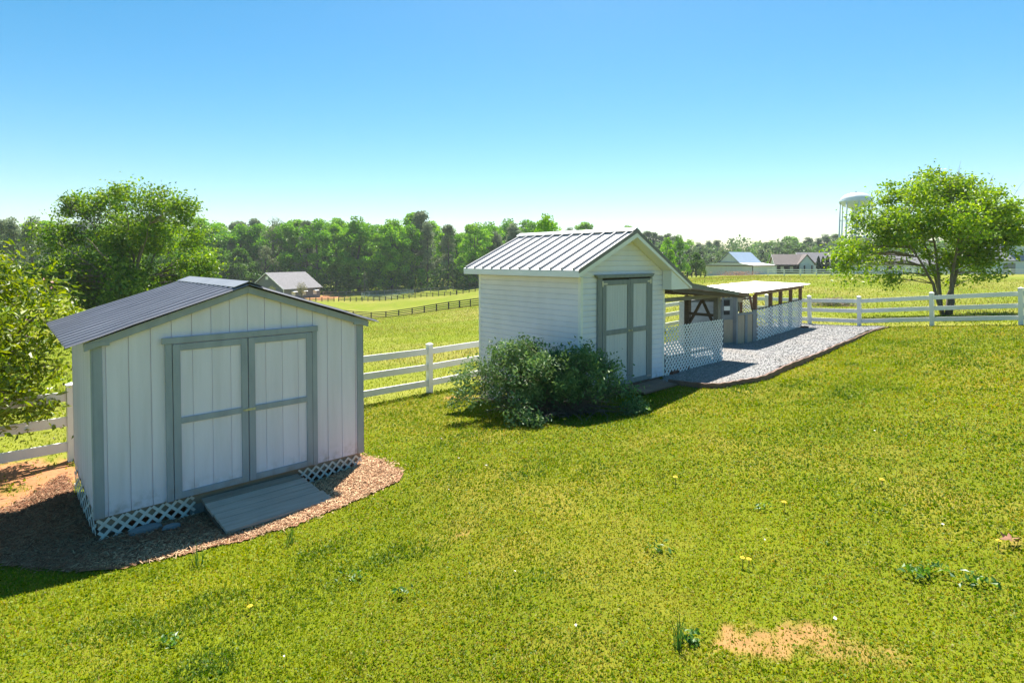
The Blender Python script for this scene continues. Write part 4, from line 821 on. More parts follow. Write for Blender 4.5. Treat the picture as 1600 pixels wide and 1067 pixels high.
# ------------------------------------------------------------------ trees
def leafcloud(cent, size, asp=.55, upb=.6, rng=RNG, fold=.12):
    k = len(cent); nrm = rng.normal(0, 1, (k, 3)); nrm[:, 2] += upb * np.sign(rng.random(k) - .15) * 1.2; nrm /= np.linalg.norm(nrm, axis=1)[:, None]
    t_ = rng.normal(0, 1, (k, 3)); t_ -= (t_ * nrm).sum(1)[:, None] * nrm; t_ /= np.linalg.norm(t_, axis=1)[:, None]; b_ = np.cross(nrm, t_)
    s_ = size[:, None] if hasattr(size, '__len__') else np.full((k, 1), size)
    a0 = cent - t_ * s_ * .5; a1 = cent + b_ * s_ * asp * .5 + nrm * s_ * fold - t_ * s_ * .08; a2 = cent + t_ * s_ * .5; a3 = cent - b_ * s_ * asp * .5 + nrm * s_ * fold - t_ * s_ * .08
    V = np.stack([a0, a1, a2, a3], 1).reshape(-1, 3); return V, (np.arange(k)[:, None] * 4 + [[0, 1, 2, 3]])
def leafcol(k, a, b_, rng=RNG, dark=None, pd=.0, clump=None, camp=.25):
    u = rng.random((k, 1)); c = np.array(a) * (1 - u) + np.array(b_) * u
    if clump is not None: c = c * (1 + (clump[:, None] - .5) * 2 * camp)
    return np.clip(c, .004, 1)
def curve(a, b_, bend, nseg=6, rng=RNG, jit=.04):
    a = np.array(a, float); b_ = np.array(b_, float); t_ = np.linspace(0, 1, nseg + 1)[:, None]; p = a + (b_ - a) * t_ + np.array(bend) * (4 * t_ * (1 - t_)) * .5
    j = rng.normal(0, jit, p.shape) * np.linalg.norm(b_ - a) * .3; j[0] = 0; j[-1] = 0; return p + j
def big_tree(name, base, label, cat, trunk_r, fork_z, stems, env_c, env_r, nclump, per, lsize, ca, cb, clump_r, seed, leafmat=M_LEAF, twigs=0, twig_len=.8, asp=.6, shell=2.2, flat=.6, low=-9, group=None, lobes=None):
    rng = np.random.default_rng(seed); root = empty(name, base, 0, label, cat, group); wd = MB(); nodes_ = []
    env_c = np.array(env_c); env_r = np.array(env_r)
    if fork_z > 0:
        tr = curve((0, 0, -.15), (0, 0, fork_z), (rng.normal(0, .08), rng.normal(0, .08), 0), 4, rng, .02); wd.tube(tr, np.linspace(trunk_r * 1.15, trunk_r * .8, 5), 9); fp = tr[-1]
    else: fp = np.array([0, 0, -.1])
    for i in range(stems):
        a_ = 2 * math.pi * (i + rng.uniform(-.25, .25)) / stems; el = rng.uniform(.1, .75) if i % 3 else .95
        tgt = env_c + env_r * np.array([math.cos(a_) * math.sqrt(1 - el * el) * .75, math.sin(a_) * math.sqrt(1 - el * el) * .75, el * .72])
        st = fp + (np.array([math.cos(a_), math.sin(a_), 0]) * trunk_r * (.3 if fork_z > 0 else 1.0))
        p = curve(st, tgt, (-(tgt - st) * [.15, .15, -.12]), 9, rng, .03); r0 = trunk_r * (.55 if stems < 8 else .42); wd.tube(p, np.linspace(r0, r0 * .16, 10), 7); nodes_ += [(q, r0 * (1 - .085 * j)) for j, q in enumerate(p)][2:]
    NP = np.array([q for q, _ in nodes_]); C = []
    if lobes is not None:
        LB_ = np.array(lobes, float); wgt = LB_[:, 3] ** 2.2; wgt /= wgt.sum()
        while len(C) < nclump:
            l_ = LB_[rng.choice(len(LB_), p=wgt)]; d = rng.normal(0, 1, 3); d /= np.linalg.norm(d); q = l_[:3] + d * l_[3] * rng.random() ** .45 * [1, 1, .85] * rng.uniform(.8, 1.12)
            if q[2] > low: C.append(q)
    while len(C) < nclump:
        d = rng.normal(0, 1, 3); d /= np.linalg.norm(d); q = env_c + env_r * d * rng.random() ** (1 / shell) * (1 + .16 * math.sin(5 * d[0] + seed) * math.cos(4 * d[1] + 3 * d[2]))
        if q[2] > low: C.append(q)
    C = np.array(C)
    for q in C:
        dd = np.linalg.norm(NP - q, axis=1) + np.maximum(0, NP[:, 2] - q[2]) * 1.5; j = int(dd.argmin()); s_ = NP[j]
        if np.linalg.norm(s_ - q) > .1: wd.tube(curve(s_, q, (0, 0, .12 * np.linalg.norm(q - s_)), 3, rng, .05), np.linspace(min(nodes_[j][1] * .55, trunk_r * .14), trunk_r * .025, 4), 4)
    for i in range(twigs):
        d = rng.normal(0, 1, 3); d[2] = abs(d[2]) + .8; d /= np.linalg.norm(d); q = env_c + env_r * d * .9; e = q + (d + [0, 0, .5]) * twig_len * rng.uniform(.5, 1.2)
        p = curve(q, e, (0, 0, .1), 3, rng, .05); wd.tube(p, [.010, .008, .006, .004], 4)
        for _ in range(2): wd.tube([p[1], p[1] + (rng.normal(0, .3, 3) + [0, 0, .35]) * twig_len * .6], [.006, .003], 4)
    wd.build('trunk', M_BARK, root, smooth=True)
    idx = np.repeat(np.arange(len(C)), per); sc = rng.uniform(.6, 1.3, len(C))[idx]
    L = C[idx] + rng.normal(0, 1, (len(idx), 3)) * (clump_r * sc)[:, None] * np.array([1, 1, flat])
    V, Fa = leafcloud(L, lsize * rng.uniform(.6, 1.35, len(L)), asp, .7, rng); col = leafcol(len(L), ca, cb, rng, clump=rng.random(len(C))[idx], camp=.22)
    link('crown', np_mesh('crown', V, Fa, np.repeat(col, 4, 0)), leafmat, root); return root, C, rng
def pxlobes(base, Y, lst, seed, dep):
    r_ = np.random.default_rng(seed); out = []
    for (px, py, rp) in lst:
        for k_ in range(2 if rp > 30 else 1):
            y_ = Y + r_.uniform(-1, 1) * dep * (1 if rp > 30 else .5); p_ = at(px, py, y_); out.append((p_[0] - base[0], p_[1] - base[1], p_[2] - base[2], rp * Y / F))
    return out
# multi-stemmed tree beyond the right fence
b_ = at(1478, 492, 27.5); bz = g(b_[0], b_[1])
ml = pxlobes((b_[0], b_[1], bz), 27.5, ((1326, 398, 26), (1318, 418, 16), (1402, 312, 30), (1445, 298, 31), (1490, 298, 32), (1532, 314, 31), (1572, 342, 31), (1588, 378, 22), (1362, 345, 28), (1336, 388, 26), (1330, 432, 15), (1352, 447, 12), (1402, 358, 37), (1450, 346, 40), (1500, 350, 40), (1545, 374, 35), (1424, 405, 30), (1468, 400, 30), (1512, 408, 32), (1552, 412, 24), (1372, 402, 27), (1532, 432, 15), (1396, 440, 14), (1455, 434, 14), (1495, 434, 14)), 3, 2.6)
big_tree('maple_tree', (b_[0], b_[1], bz), 'spreading multi-stemmed green tree beyond the right-hand white fence', 'tree', .165, 0, 7, (-.05, 0, 3.6), (4.3, 3.4, 3.0), 420, 84, .155, (.085, .22, .008), (.29, .41, .02), .29, 11, twigs=26, twig_len=.7, low=1.2, flat=.65, lobes=ml)
# big tree behind the near shed
b_ = at(206, 497, 44); bz = g(b_[0], b_[1])
ll_ = pxlobes((b_[0], b_[1], bz), 44, ((118, 322, 26), (92, 372, 30), (160, 322, 30), (205, 312, 30), (250, 308, 28), (288, 330, 26), (300, 372, 28), (308, 415, 28), (240, 365, 40), (180, 378, 40), (122, 420, 36), (200, 440, 44), (275, 440, 36), (80, 430, 30), (150, 462, 34), (240, 470, 34), (320, 450, 18)), 4, 4.0)
big_tree('broadleaf_tree', (b_[0], b_[1], bz), 'large dense green tree rising behind the near shed', 'tree', .30, 1.0, 11, (0, 0, 5.0), (6.0, 4.6, 5.0), 560, 112, .235, (.06, .18, .010), (.23, .345, .025), .44, 21, low=.5, flat=.8, lobes=ll_, twigs=8, twig_len=.8)
# near blossoming tree on the left
b_ = np.array([-8.25, 8.0]); bz = g(*b_)
ct, C_, rg = big_tree('crabapple_tree', (*b_, bz), 'near tree with yellow-green leaves and pale pink blossom at the left edge', 'tree', .09, .55, 7, (.0, 0, 2.0), (1.75, 1.55, 1.5), 230, 82, .115, (.10, .19, .008), (.26, .32, .02), .17, 31, asp=.42, shell=2.0, low=.45, flat=.8)
bl = C_[rg.integers(0, len(C_), 700)] + rg.normal(0, .2, (700, 3)); V, Fa = leafcloud(bl, .045 * rg.uniform(.6, 1.2, 700), .9, .3, rg); pc = np.where(rg.random((700, 1)) < .6, np.array([.78, .70, .66]), np.array([.68, .42, .40]))
link('blossom', np_mesh('blossom', V, Fa, np.repeat(pc, 4, 0)), M_LEAF, ct)
wd = MB()
for (x_, y_, z_), (x2, y2, z2_) in (((-.3, 0, 2.6), (-.05, -.1, 4.0)), ((.0, 0, 2.5), (.55, .1, 3.75)), ((-.1, 0, 2.6), (.3, .2, 3.85))): wd.tube(curve((x_, y_, z_), (x2, y2, z2_), (0, 0, .1), 4), [.012, .01, .008, .006, .004], 5)
wd.build('shoots', M_BARK, ct); q = np.concatenate([rg.normal(0, .05, (30, 3)) + p for p in ((-.05, -.1, 3.9), (.5, .1, 3.6), (.28, .2, 3.75), (.2, .1, 3.3), (-.12, -.05, 3.4))]); V, Fa = leafcloud(q, .08 * rg.uniform(.6, 1.2, len(q)), .4, .5, rg)
link('shoot_leaves', np_mesh('shoot_leaves', V, Fa, np.repeat(leafcol(len(q), (.13, .17, .03), (.32, .28, .12), rg), 4, 0)), M_LEAF, ct)
# shrub in front of the white shed
bc = np.array([.70, 10.15]); bz = g(*bc); rng = np.random.default_rng(5)
sb = empty('silvery_shrub', (*bc, bz), 0, 'broad grey-green shrub sprawling in front of the white shed', 'shrub'); wd = MB(); C = []
while len(C) < 265:
    d = rng.normal(0, 1, 3); d /= np.linalg.norm(d); q = np.array([1.46, .92, .88]) * d * rng.random() ** .42 * rng.uniform(.8, 1.12) + [0, 0, .62]
    topz = 1.36 - .28 * math.exp(-((q[0] - .05) / .28) ** 2) - .1 * max(0, q[0])
    if q[2] > topz or q[2] < .02: continue
    if q[2] < .42 and q[1] < .35 and -.75 < q[0] < 1.4 and rng.random() < .93: continue
    C.append(q)
C += [np.array([rng.normal(-1.55, .18), rng.normal(0, .2), rng.uniform(.25, .8)]) for _ in range(10)] + [np.array([rng.normal(-.45, .22), rng.normal(-1.0, .12), rng.uniform(.08, .35)]) for _ in range(13)] + [np.array([rng.normal(1.45, .12), rng.normal(-.35, .1), rng.uniform(.05, .3)]) for _ in range(12)]
C = np.array(C)
for q in C[::2]:
    b0 = np.array([rng.normal(.15, .22), rng.normal(.05, .15), -.03]); wd.tube(curve(b0, q, (0, 0, .25), 5, rng, .06), np.linspace(.013, .004, 6), 4)
for i in range(150):
    a_ = rng.uniform(3.3, 6.1); b0 = np.array([rng.normal(.2, .35), rng.normal(-.1, .2), rng.uniform(.0, .3)]); e = b0 + np.array([math.cos(a_) * rng.uniform(.3, 1.1), math.sin(a_) * rng.uniform(.2, .75), rng.uniform(-.15, .3)]); e[2] = max(e[2], .02); wd.tube(curve(b0, e, (0, 0, .15), 4, rng, .12), np.linspace(.008, .003, 5), 4)
wd.tube(curve((.05, -.35, .12), (-.33, -1.15, -.02), (0, 0, .1), 6, rng, .05), np.linspace(.03, .018, 7), 6)
wd.build('stems', M_STEM, sb); idx = np.repeat(np.arange(len(C)), 80); L = C[idx] + rng.normal(0, .085, (len(idx), 3)); k_ = L[:, 2] > .0; L = L[k_]; idx = idx[k_]
V, Fa = leafcloud(L, .060 * rng.uniform(.5, 1.6, len(L)), .46, .5, rng); link('leaves', np_mesh('leaves', V, Fa, np.repeat(leafcol(len(L), (.055, .135, .038), (.19, .28, .095), rng, clump=rng.random(len(C))[idx], camp=.35), 4, 0)), M_LEAFB, sb)
# distant crowns: a few kinds of tree, copied along the wood
def far_tree(seed, h, wdt, ca, cb, kind, lsz=.62, nleaf=6500):
    rng = np.random.default_rng(seed); wd = MB(); C = []; R = []
    if kind == 'pine':
        wd.tube([(0, 0, -1), (rng.normal(0, .2), rng.normal(0, .2), h * .55), (rng.normal(0, .3), 0, h * .97)], [.42, .32, .06], 7)
        for i in range(42): zz_ = h * (.22 + .77 * rng.random() ** .8); rr_ = wdt * .5 * (1 - (zz_ / h - .22) / .79) ** .55 * rng.uniform(.4, 1); a_ = rng.uniform(0, 6.28); C.append((math.cos(a_) * rr_, math.sin(a_) * rr_, zz_)); R.append(wdt * .16); wd.tube([(0, 0, zz_ - 1), C[-1]], [.09, .03], 4)
    else:
        wd.tube([(0, 0, -1), (rng.normal(0, .3), rng.normal(0, .3), h * .5), (rng.normal(0, .5), rng.normal(0, .5), h * .85)], [.4, .28, .07], 7)
        lo = .10 if kind == 'full' else .30
        for i in range(46):
            zz_ = rng.uniform(lo, .97); prof = math.sin(min(1, (zz_ - lo + .1) / (1.0 - lo + .06)) ** .8 * math.pi) ** .55; a_ = rng.uniform(0, 6.28); rr_ = wdt * .46 * prof * rng.random() ** .4
            C.append((math.cos(a_) * rr_, math.sin(a_) * rr_, zz_ * h)); R.append(wdt * rng.uniform(.10, .17))
            if i % 3 == 0: wd.tube([(0, 0, zz_ * h * .75), C[-1]], [.12, .04], 4)
    C = np.array(C); R = np.array(R); idx = rng.integers(0, len(C), nleaf); d = rng.normal(0, 1, (nleaf, 3)); d /= np.linalg.norm(d, axis=1)[:, None]
    L = C[idx] + d * (R[idx] * rng.random(nleaf) ** .33)[:, None] * [1, 1, .75]; V, Fa = leafcloud(L, lsz * rng.uniform(.5, 1.3, nleaf), .7, .6, rng)
    col = leafcol(nleaf, ca, cb, rng, clump=rng.random(len(C))[idx], camp=.25); tm = bpy.data.meshes.new('trunk'); tm.from_pydata(wd.v, [], wd.f)
    tm.materials.append(M_BARKP); cm = np_mesh('crown', V, Fa, np.repeat(col, 4, 0)); cm.materials.append(M_NEEDLE if kind == 'pine' else M_FAR); return tm, cm, h
KIND = {'light': [far_tree(101 + i, 20, 12, (.12, .32, .01), (.28, .50, .018), 'full') for i in range(3)], 'mid': [far_tree(201 + i, 20, 12, (.08, .25, .014), (.19, .39, .022), 'full') for i in range(3)],
        'dark': [far_tree(301 + i, 14, 11, (.05, .14, .02), (.12, .22, .03), 'full') for i in range(2)], 'pine': [far_tree(401 + i, 22, 9, (.17, .225, .13), (.28, .33, .19), 'pine', .6, 4200) for i in range(3)],
        'pale': [far_tree(501, 16, 10, (.12, .165, .07), (.23, .26, .14), 'full', .5, 2200)], 'bare': [far_tree(601, 20, 11, (.10, .14, .07), (.17, .20, .11), 'tall', .42, 1300)]}
LOOK = {'light': 'bright spring-green', 'mid': 'mid-green', 'dark': 'dark green bushy', 'pine': 'grey-green pine', 'pale': 'pale silvery green', 'bare': 'thin half-leafed'}
NAME = {'light': 'deciduous_tree', 'mid': 'deciduous_tree', 'dark': 'bushy_tree', 'pine': 'pine_tree', 'pale': 'flowering_tree', 'bare': 'sparse_tree'}
cnt = {}; wood_list = []
def put(kind, px, topy, Y, wide=1.0): wood_list.append((kind, px, topy, Y, wide))
rr_ = random.Random(3)
prof = [(-120, 352), (0, 352), (60, 345), (250, 350), (330, 345), (365, 339), (430, 344), (480, 347), (535, 339), (590, 350), (650, 333), (690, 348), (720, 354), (760, 343), (850, 340), (905, 350), (945, 352), (985, 358), (1030, 366), (1060, 371), (1100, 378), (1160, 379), (1195, 372), (1250, 371), (1310, 366), (1420, 372), (1620, 378)]
topf = lambda px: float(np.interp(px, [p[0] for p in prof], [p[1] for p in prof]))
px = -110
while px < 1010:                                           # front edge of the wood
    kd = rr_.choices(['light', 'mid', 'mid', 'pine', 'pale'], [5, 4, 3, 2.0, .5])[0]
    put(kd, px, topf(px) + rr_.uniform(2, 20), rr_.uniform(197, 214), rr_.uniform(.85, 1.2)); px += rr_.uniform(19, 29)
px = -100
while px < 1010:
    kd = rr_.choices(['light', 'mid', 'pine', 'bare'], [4, 4, 3, 2])[0]; put(kd, px, topf(px) + rr_.uniform(-5, 8), rr_.uniform(222, 245), rr_.uniform(.9, 1.3)); px += rr_.uniform(24, 36)
for q in [('pine', 480, 346, 203, .9), ('pine', 658, 331, 206, 1.0), ('pine', 700, 352, 203, .9), ('dark', 375, 390, 190, 1.1), ('dark', 345, 400, 186, 1.0), ('dark', 330, 395, 200, 1.2), ('pale', 415, 385, 195, .8), ('light', 612, 345, 198, 1.1), ('mid', 560, 340, 199, 1.1), ('pale', 570, 425, 188, .6), ('light', 745, 350, 198, 1.1), ('light', 620, 345, 199, .8), ('pine', 48, 336, 120, .8), ('pine', 20, 338, 125, .7), ('pine', 5, 345, 130, .7)]: put(*q)
px = -100
while px < 1010:
    put(rr_.choice(['light', 'mid', 'mid']), px, topf(px) + rr_.uniform(6, 22), rr_.uniform(250, 268), rr_.uniform(1.1, 1.4)); px += rr_.uniform(26, 38)
px = 990
while px < 1640:                                           # the farther wood on the right
    kd = rr_.choices(['pine', 'mid', 'light', 'bare'], [7, 2, 1.6, .5])[0]; put(kd, px, topf(px) + rr_.uniform(-3, 10), rr_.uniform(285, 310), rr_.uniform(1.1, 1.6)); px += rr_.uniform(10, 16)
px = 1000
while px < 1330: put(rr_.choice(['pine', 'pine', 'mid', 'dark']), px, topf(px) + rr_.uniform(8, 22), rr_.uniform(262, 280), rr_.uniform(1.1, 1.5)); px += rr_.uniform(16, 24)
for q in [('light', 1042, 372, 150, .8), ('mid', 1062, 368, 165, .8), ('light', 1048, 390, 140, .9), ('dark', 1088, 396, 145, .95), ('light', 1030, 395, 142, .9), ('light', 1075, 412, 138, .8), ('mid', 1012, 385, 150, .9), ('light', 1203, 398, 200, .5), ('dark', 1320, 412, 150, .9), ('light', 1312, 408, 135, .7), ('light', 855, 337, 100, .9), ('light', 975, 362, 130, .9)]: put(*q)
wood_list.sort(key=lambda q: q[1]); placeof = lambda px, Y: ('left edge' if px < 60 else 'tall left tree' if px < 330 else 'grey stable' if px < 520 else 'paddock fence' if px < 730 else 'white shed' if px < 1005 else 'lean-to roof' if px < 1090 else 'pale barn' if px < 1215 else 'porch house' if px < 1300 else 'multi-stemmed tree')
tot = {}
for q in wood_list: key = (q[0], placeof(q[1], q[3]), 'far' if q[3] > 216 else 'near'); tot[key] = tot.get(key, 0) + 1
for kd, px, ty, Y, wide in wood_list:
    key = (kd, placeof(px, Y), 'far' if Y > 216 else 'near'); cnt[key] = cnt.get(key, 0) + 1; i = cnt[key]
    tm, cm, h0 = KIND[kd][rr_.randrange(len(KIND[kd]))]; p = at(px, ty, Y); zb_ = g(p[0], p[1]); h_ = max(p[2] - zb_, 3)
    row = 'back row' if key[2] == 'far' else 'front row'
    lb = f'{LOOK[kd]} tree, ' + (f'{ordinal(i - 1)} ' if tot[key] > 1 else '') + f"in the wood's {row} " + ('at' if px < 60 else 'behind') + f' the {key[1]}'
    o = empty(NAME[kd], (p[0], p[1], zb_), rr_.uniform(0, 6.28), lb, 'tree', 'trees of the distant wood'); s_ = h_ / h0; o.scale = (s_ * wide, s_ * wide, s_)
    for nm, me_ in (('trunk', tm), ('crown', cm)): c_ = bpy.data.objects.new(nm, me_); COL.objects.link(c_); c_.parent = o
# undergrowth at the foot of the wood
k = 34000; px_ = RNG.uniform(-150, 1010, k); Yu = RNG.uniform(192, 214, k); xu = (px_ - 800) / F * Yu; hu = RNG.random(k) ** 1.5 * (5 + 6 * vnoise(px_, Yu * 0, 22, 71)); zu = zt(xu, Yu) + hu
V, Fa = leafcloud(np.stack([xu, Yu, zu], -1), .8 * RNG.uniform(.5, 1.3, k), .7, .5); tag(link('undergrowth', np_mesh('undergrowth', V, Fa, np.repeat(leafcol(k, (.055, .14, .025), (.14, .25, .045), clump=vnoise(px_, Yu, 14, 72), camp=.4), 4, 0)), M_FAR), kind='stuff')
k = 16000; px_ = RNG.uniform(985, 1640, k); Yu = RNG.uniform(252, 300, k); xu = (px_ - 800) / F * Yu; hu = RNG.random(k) ** 1.1 * (11 + 6 * vnoise(px_, Yu * 0, 18, 73)); zu = zt(xu, Yu) + hu
V, Fa = leafcloud(np.stack([xu, Yu, zu], -1), 1.3 * RNG.uniform(.5, 1.3, k), .7, .5); tag(link('thicket', np_mesh('thicket', V, Fa, np.repeat(leafcol(k, (.07, .13, .05), (.15, .22, .09), clump=vnoise(px_, Yu, 14, 74), camp=.4), 4, 0)), M_FAR), kind='stuff')
# dark evergreens by the pale house
EG = None
for i, (px, ty) in enumerate(((1279, 400.5), (1286, 401), (1293, 400), (1302, 397.5))):
    p = at(px, ty, 158); zb_ = g(p[0], p[1]); h_ = p[2] - zb_
    if EG is None:
        rng = np.random.default_rng(9); k = 2200; zz_ = rng.random(k); rr2 = .16 * (1 - zz_ ** 3) ** .6 * rng.random(k) ** .35; a_ = rng.uniform(0, 6.28, k); V, Fa = leafcloud(np.stack([np.cos(a_) * rr2, np.sin(a_) * rr2, zz_], -1), .06 * rng.uniform(.5, 1.3, k), .6, .5, rng); cmx = np_mesh('crown', V, Fa, np.repeat(leafcol(k, (.012, .04, .014), (.03, .068, .02), rng), 4, 0)); cmx.materials.append(M_FAR)
        wd = MB().tube([(0, 0, -.1), (0, 0, .6)], [.02, .01], 6); EG = bpy.data.meshes.new('trunk'); EG.from_pydata(wd.v, [], wd.f); EG.materials.append(M_BARKP)
    o = empty('columnar_evergreen', (p[0], p[1], zb_), i, ['dark columnar evergreen nearest the porch house', 'dark columnar evergreen, second from the porch house', 'dark columnar evergreen, third from the porch house', 'tallest dark evergreen, set apart from the other three'][i], 'tree', 'dark evergreens beside the pale house'); o.scale = (h_ * .8, h_ * .8, h_)
    for nm, me_ in (('trunk', EG), ('crown', cmx)): c_ = bpy.data.objects.new(nm, me_); COL.objects.link(c_); c_.parent = o
def small_tree(name, px, basey, topy, Y, wpx, ca, cb, label, cat='tree', n_=900, lo=.35, trunk=True):
    p = at(px, topy, Y); zb_ = g(p[0], p[1]); h_ = p[2] - zb_; w_ = wpx / F * Y; rng = np.random.default_rng(int(px)); o = empty(name, (p[0], p[1], zb_), 0, label, cat)
    d = rng.normal(0, 1, (n_, 3)); d /= np.linalg.norm(d, axis=1)[:, None]; q = d * rng.random((n_, 1)) ** .45 * np.array([w_ / 2, w_ / 2, h_ * (1 - lo) / 2]) * rng.uniform(.8, 1.15, (n_, 1)) + [0, 0, h_ * (1 + lo) / 2]
    V, Fa = leafcloud(q, max(w_ * .075, .05) * rng.uniform(.6, 1.3, n_), .65, .5, rng); link('crown', np_mesh('crown', V, Fa, np.repeat(leafcol(n_, ca, cb, rng), 4, 0)), M_FAR, o); wd = MB()
    if trunk:
        wd.tube([(0, 0, -.2), (.02 * h_, 0, h_ * .6)], [w_ * .035, w_ * .015], 6)
        for i in range(6): a_ = i * 1.05; wd.tube([(0, 0, h_ * .3), (math.cos(a_) * w_ * .3, math.sin(a_) * w_ * .3, h_ * .8)], [w_ * .018, w_ * .006], 4)
        wd.build('trunk', M_BARK, o)
    return o
small_tree('sapling', 1101, 441, 418.5, 62, 10, (.06, .13, .015), (.14, .2, .03), 'slender green sapling standing in the pasture behind the lean-to', n_=420, lo=.3)
small_tree('young_tree', 1094, 432, 418, 110, 11, (.045, .10, .015), (.10, .16, .03), 'small bushy green tree left of the pale barn', n_=600, lo=.05)
small_tree('ornamental_tree', 471, 463, 440, 156, 18, (.16, .16, .075), (.27, .25, .13), 'small tan-green tree standing in front of the grey stable', n_=900, lo=.3)
small_tree('ornamental_shrub', 424, 462, 446, 158, 18, (.13, .16, .04), (.21, .23, .07), 'rounded yellow-green shrub at the gable of the grey stable', 'shrub', n_=700, lo=.05)
# brush pile and pink plants
c = at(1300, 478, 35); bz = g(c[0], c[1]); bp = empty('brush_pile', (c[0], c[1], bz), 0, 'heap of dry brush and green weeds beyond the white fence', 'brush pile'); rng = np.random.default_rng(4); wd = MB()
for i in range(160): x_ = rng.normal(0, .55); h_ = .42 * math.exp(-(x_ / .8) ** 2); p = np.array([x_, rng.normal(0, .3), rng.uniform(.02, h_ + .05)]); d = rng.normal(0, 1, 3) * [.5, .5, .16]; wd.tube([p - d * .6, p + d * .6], [.012, .006], 4)
wd.build('twigs', paint('pinkish_dry_twigs', (.34, .24, .20), (.24, .17, .14), .9, 4), bp); q = np.stack([rng.normal(.1, .8, 900), rng.normal(-.3, .25, 900), rng.random(900) * .28], -1); V, Fa = leafcloud(q, .09 * rng.uniform(.5, 1.3, 900), .5, .3, rng); link('weeds', np_mesh('weeds', V, Fa, np.repeat(leafcol(900, (.03, .06, .02), (.09, .14, .035), rng), 4, 0)), M_LEAF, bp)
c = at(1153, 431, 116); bz = g(c[0], c[1]); q = np.stack([RNG.normal(0, 2.4, 1200), RNG.normal(0, .5, 1200), RNG.random(1200) ** 1.5 * .9], -1); V, Fa = leafcloud(q, .22 * RNG.uniform(.5, 1.3, 1200), .5, .3)
tag(link('tall_weeds', np_mesh('tall_weeds', V, Fa, np.repeat(leafcol(1200, (.30, .20, .15), (.45, .33, .26)), 4, 0)), M_FAR, None, (c[0], c[1], bz)), 'strip of dry pinkish weeds along the front of the pale barn', 'weeds')

# ------------------------------------------------------------------ weeds and flowers in the lawn
def weed(px, py, kind, label):
    c = G(px, py); rng = np.random.default_rng(int(px * 7 + py)); o = empty('weed_clump', (c[0], c[1], c[2]), 0, label, 'weed', 'weeds in the lawn')
    if kind == 'broad':
        n_ = int(rng.integers(16, 44)); a_ = rng.uniform(0, 6.28, n_); r_ = rng.uniform(.01, rng.uniform(.08, .14), n_); q = np.stack([np.cos(a_) * r_, np.sin(a_) * r_ * .8, rng.uniform(.015, .06, n_)], -1); V, Fa = leafcloud(q, .042 * rng.uniform(.6, 1.4, n_), .5, 1.2, rng); col = leafcol(n_, (.055, .15, .022), (.12, .24, .04), rng)
        link('leaves', np_mesh('leaves', V, Fa, np.repeat(col, 4, 0)), M_LEAF, o)
    else:
        n_ = 16; h_ = rng.uniform(.08, .26, n_); V, F3, cl_ = blades(rng.normal(0, .02, n_), rng.normal(0, .02, n_), np.zeros(n_), h_, np.full(n_, .007), rng.uniform(.05, .5, n_), leafcol(n_, (.03, .09, .02), (.08, .15, .04), rng)); link('leaves', np_mesh('leaves', V, F3, cl_), M_GRASS, o)
for q in ((1430, 900, 'broad', 'largest dark green weed clump in the lawn, above the bare soil patch'), (1522, 912, 'broad', 'dark green weed clump right of the largest one'), (1462, 893, 'broad', 'small dark weed beside the largest weed clump'), (1062, 1012, 'tall', 'tall thin-bladed grass weed left of the bare soil patch'), (1078, 1005, 'broad', 'low broad weed at the foot of the tall grass weed'), (1190, 795, 'broad', 'low dark weed in the middle of the right lawn'), (1030, 862, 'broad', 'low dark weed on the lawn below the white shed bush'), (632, 930, 'broad', 'low dark weed in the centre foreground lawn'), (262, 1010, 'broad', 'dark weed in the lawn near the lower left corner'), (548, 908, 'broad', 'low dark weed on the lawn in front of the ramp'), (310, 884, 'tall', 'grassy tuft at the lower edge of the mulch'), (455, 850, 'tall', 'taller grass tuft by the mulch edge below the ramp')): weed(*q)
FL = None
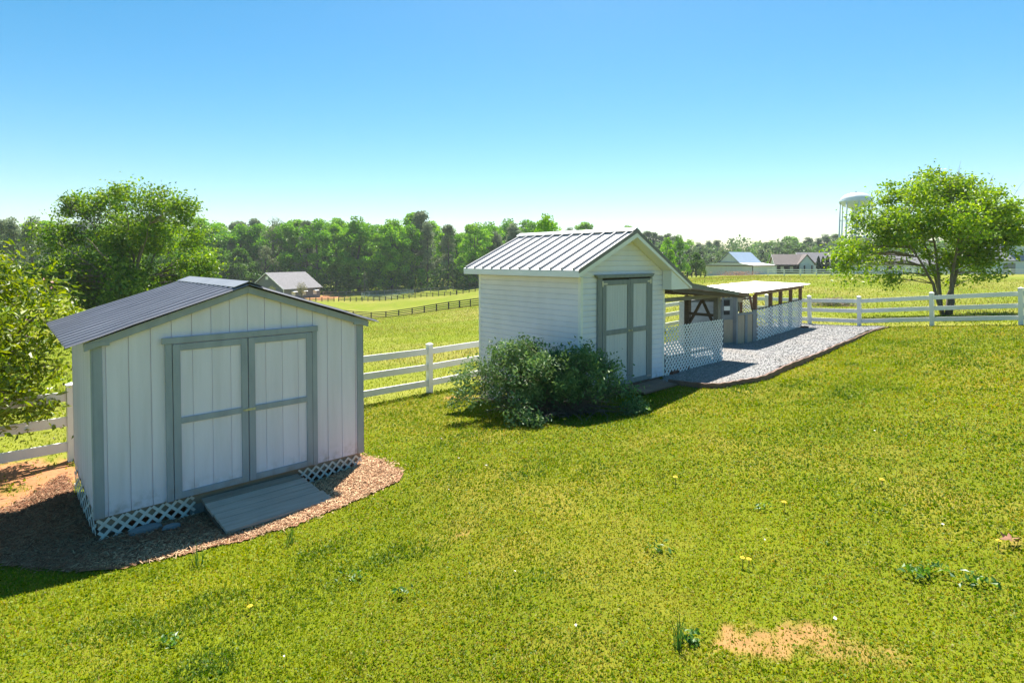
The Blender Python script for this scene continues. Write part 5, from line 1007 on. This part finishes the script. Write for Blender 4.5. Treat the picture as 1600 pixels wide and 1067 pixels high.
for i, (px, py, lb) in enumerate(((391, 960, 'yellow dandelion nearest the lower left of the lawn'), (1055, 759, 'yellow dandelion on the lawn midway to the gravel'), (1225, 798, 'yellow dandelion left of centre in the right lawn'), (1378, 763, 'yellow dandelion uppermost in the right lawn'), (1160, 885, 'yellow dandelion by the straw patch above the bare soil'), (1170, 887, 'yellow dandelion just right of another by the straw patch'), (1560, 858, 'yellow dandelion below the dead brown leaf'), (863, 661, 'yellow dandelion under the left end of the silvery shrub'), (882, 665, 'yellow dandelion under the middle of the silvery shrub'))):
    c = G(px, py)
    if FL is None:
        mb = MB(); 
        for j in range(12): a_ = 2 * math.pi * j / 12; mb.add([(0, 0, .012), (math.cos(a_ - .22) * .016, math.sin(a_ - .22) * .016, .009), (math.cos(a_) * .02, math.sin(a_) * .02, .006), (math.cos(a_ + .22) * .016, math.sin(a_ + .22) * .016, .009)], [(0, 1, 2, 3)])
        mb.lathe([(.001, .016), (.007, .014), (.009, .009)], 10); fo = empty('dandelion', (0, 0, 0)); hd = mb.build('flower_head', paint('dandelion_yellow', (.75, .52, .02), (.65, .42, .02), .7, 60), fo, (0, 0, .06)); MB().tube([(0, 0, -.01), (.002, 0, .068)], .0022, 5).build('stem', M_STEM, fo); FL = fo; o = fo
    else: o = copy_tree(FL)
    o.location = (c[0], c[1], c[2]); s_ = float(np.clip(c[1] / 4, 1, 1.6)); o.scale = (s_, s_, s_); tag(o, lb, 'flower', 'dandelions in the lawn')
c = G(1580, 852); mb = MB()
for i in range(6): a_ = i * .9; mb.add([(0, 0, .05), (math.cos(a_) * .05, math.sin(a_) * .04, .055), (math.cos(a_ + .35) * .09, math.sin(a_ + .35) * .06, .05 + .02 * (i % 3)), (math.cos(a_ + .7) * .05, math.sin(a_ + .7) * .04, .045)], [(0, 1, 2, 3)])
tag(mb.build('dead_leaf', paint('dry_brown_leaf', (.30, .14, .08), (.22, .10, .06), .8, 20), None, tuple(c)), 'curled dry brown leaf on the lawn at the right edge', 'leaf')
k = 26; x, y, r = sample_area(k, 3.2, 14, -35, 45, .8); kk = ~(inpoly(x, y, MULCH) | inpoly(x, y, GRAV) | inpoly(x, y, FOOT1) | inpoly(x, y, FOOT2)); x, y = x[kk], y[kk]; k = len(x)
V, Fa = leafcloud(np.stack([x, y, zt(x, y) + .045], -1), .026 * RNG.uniform(.6, 1.4, k), .7, 2.); tag(link('fallen_petals', np_mesh('fallen_petals', V, Fa, np.repeat(np.array([.72, .66, .60]) * RNG.uniform(.7, 1.1, (k, 1)), 4, 0)), M_PETAL), kind='stuff')

# ------------------------------------------------------------------ thin summer haze round the whole scene
hz = MB().box(-620, 620, -60, 620, -22, 60).build('haze', None); tag(hz, kind='stuff'); m = bpy.data.materials.new('haze_air'); m.use_nodes = True; t = m.node_tree; t.nodes.clear()
v = N(t, 'ShaderNodeVolumePrincipled'); v.inputs['Color'].default_value = (.86, .92, .93, 1); v.inputs['Density'].default_value = .00021; v.inputs['Anisotropy'].default_value = .2
o = N(t, 'ShaderNodeOutputMaterial'); t.links.new(v.outputs[0], o.inputs['Volume']); hz.data.materials.append(m)
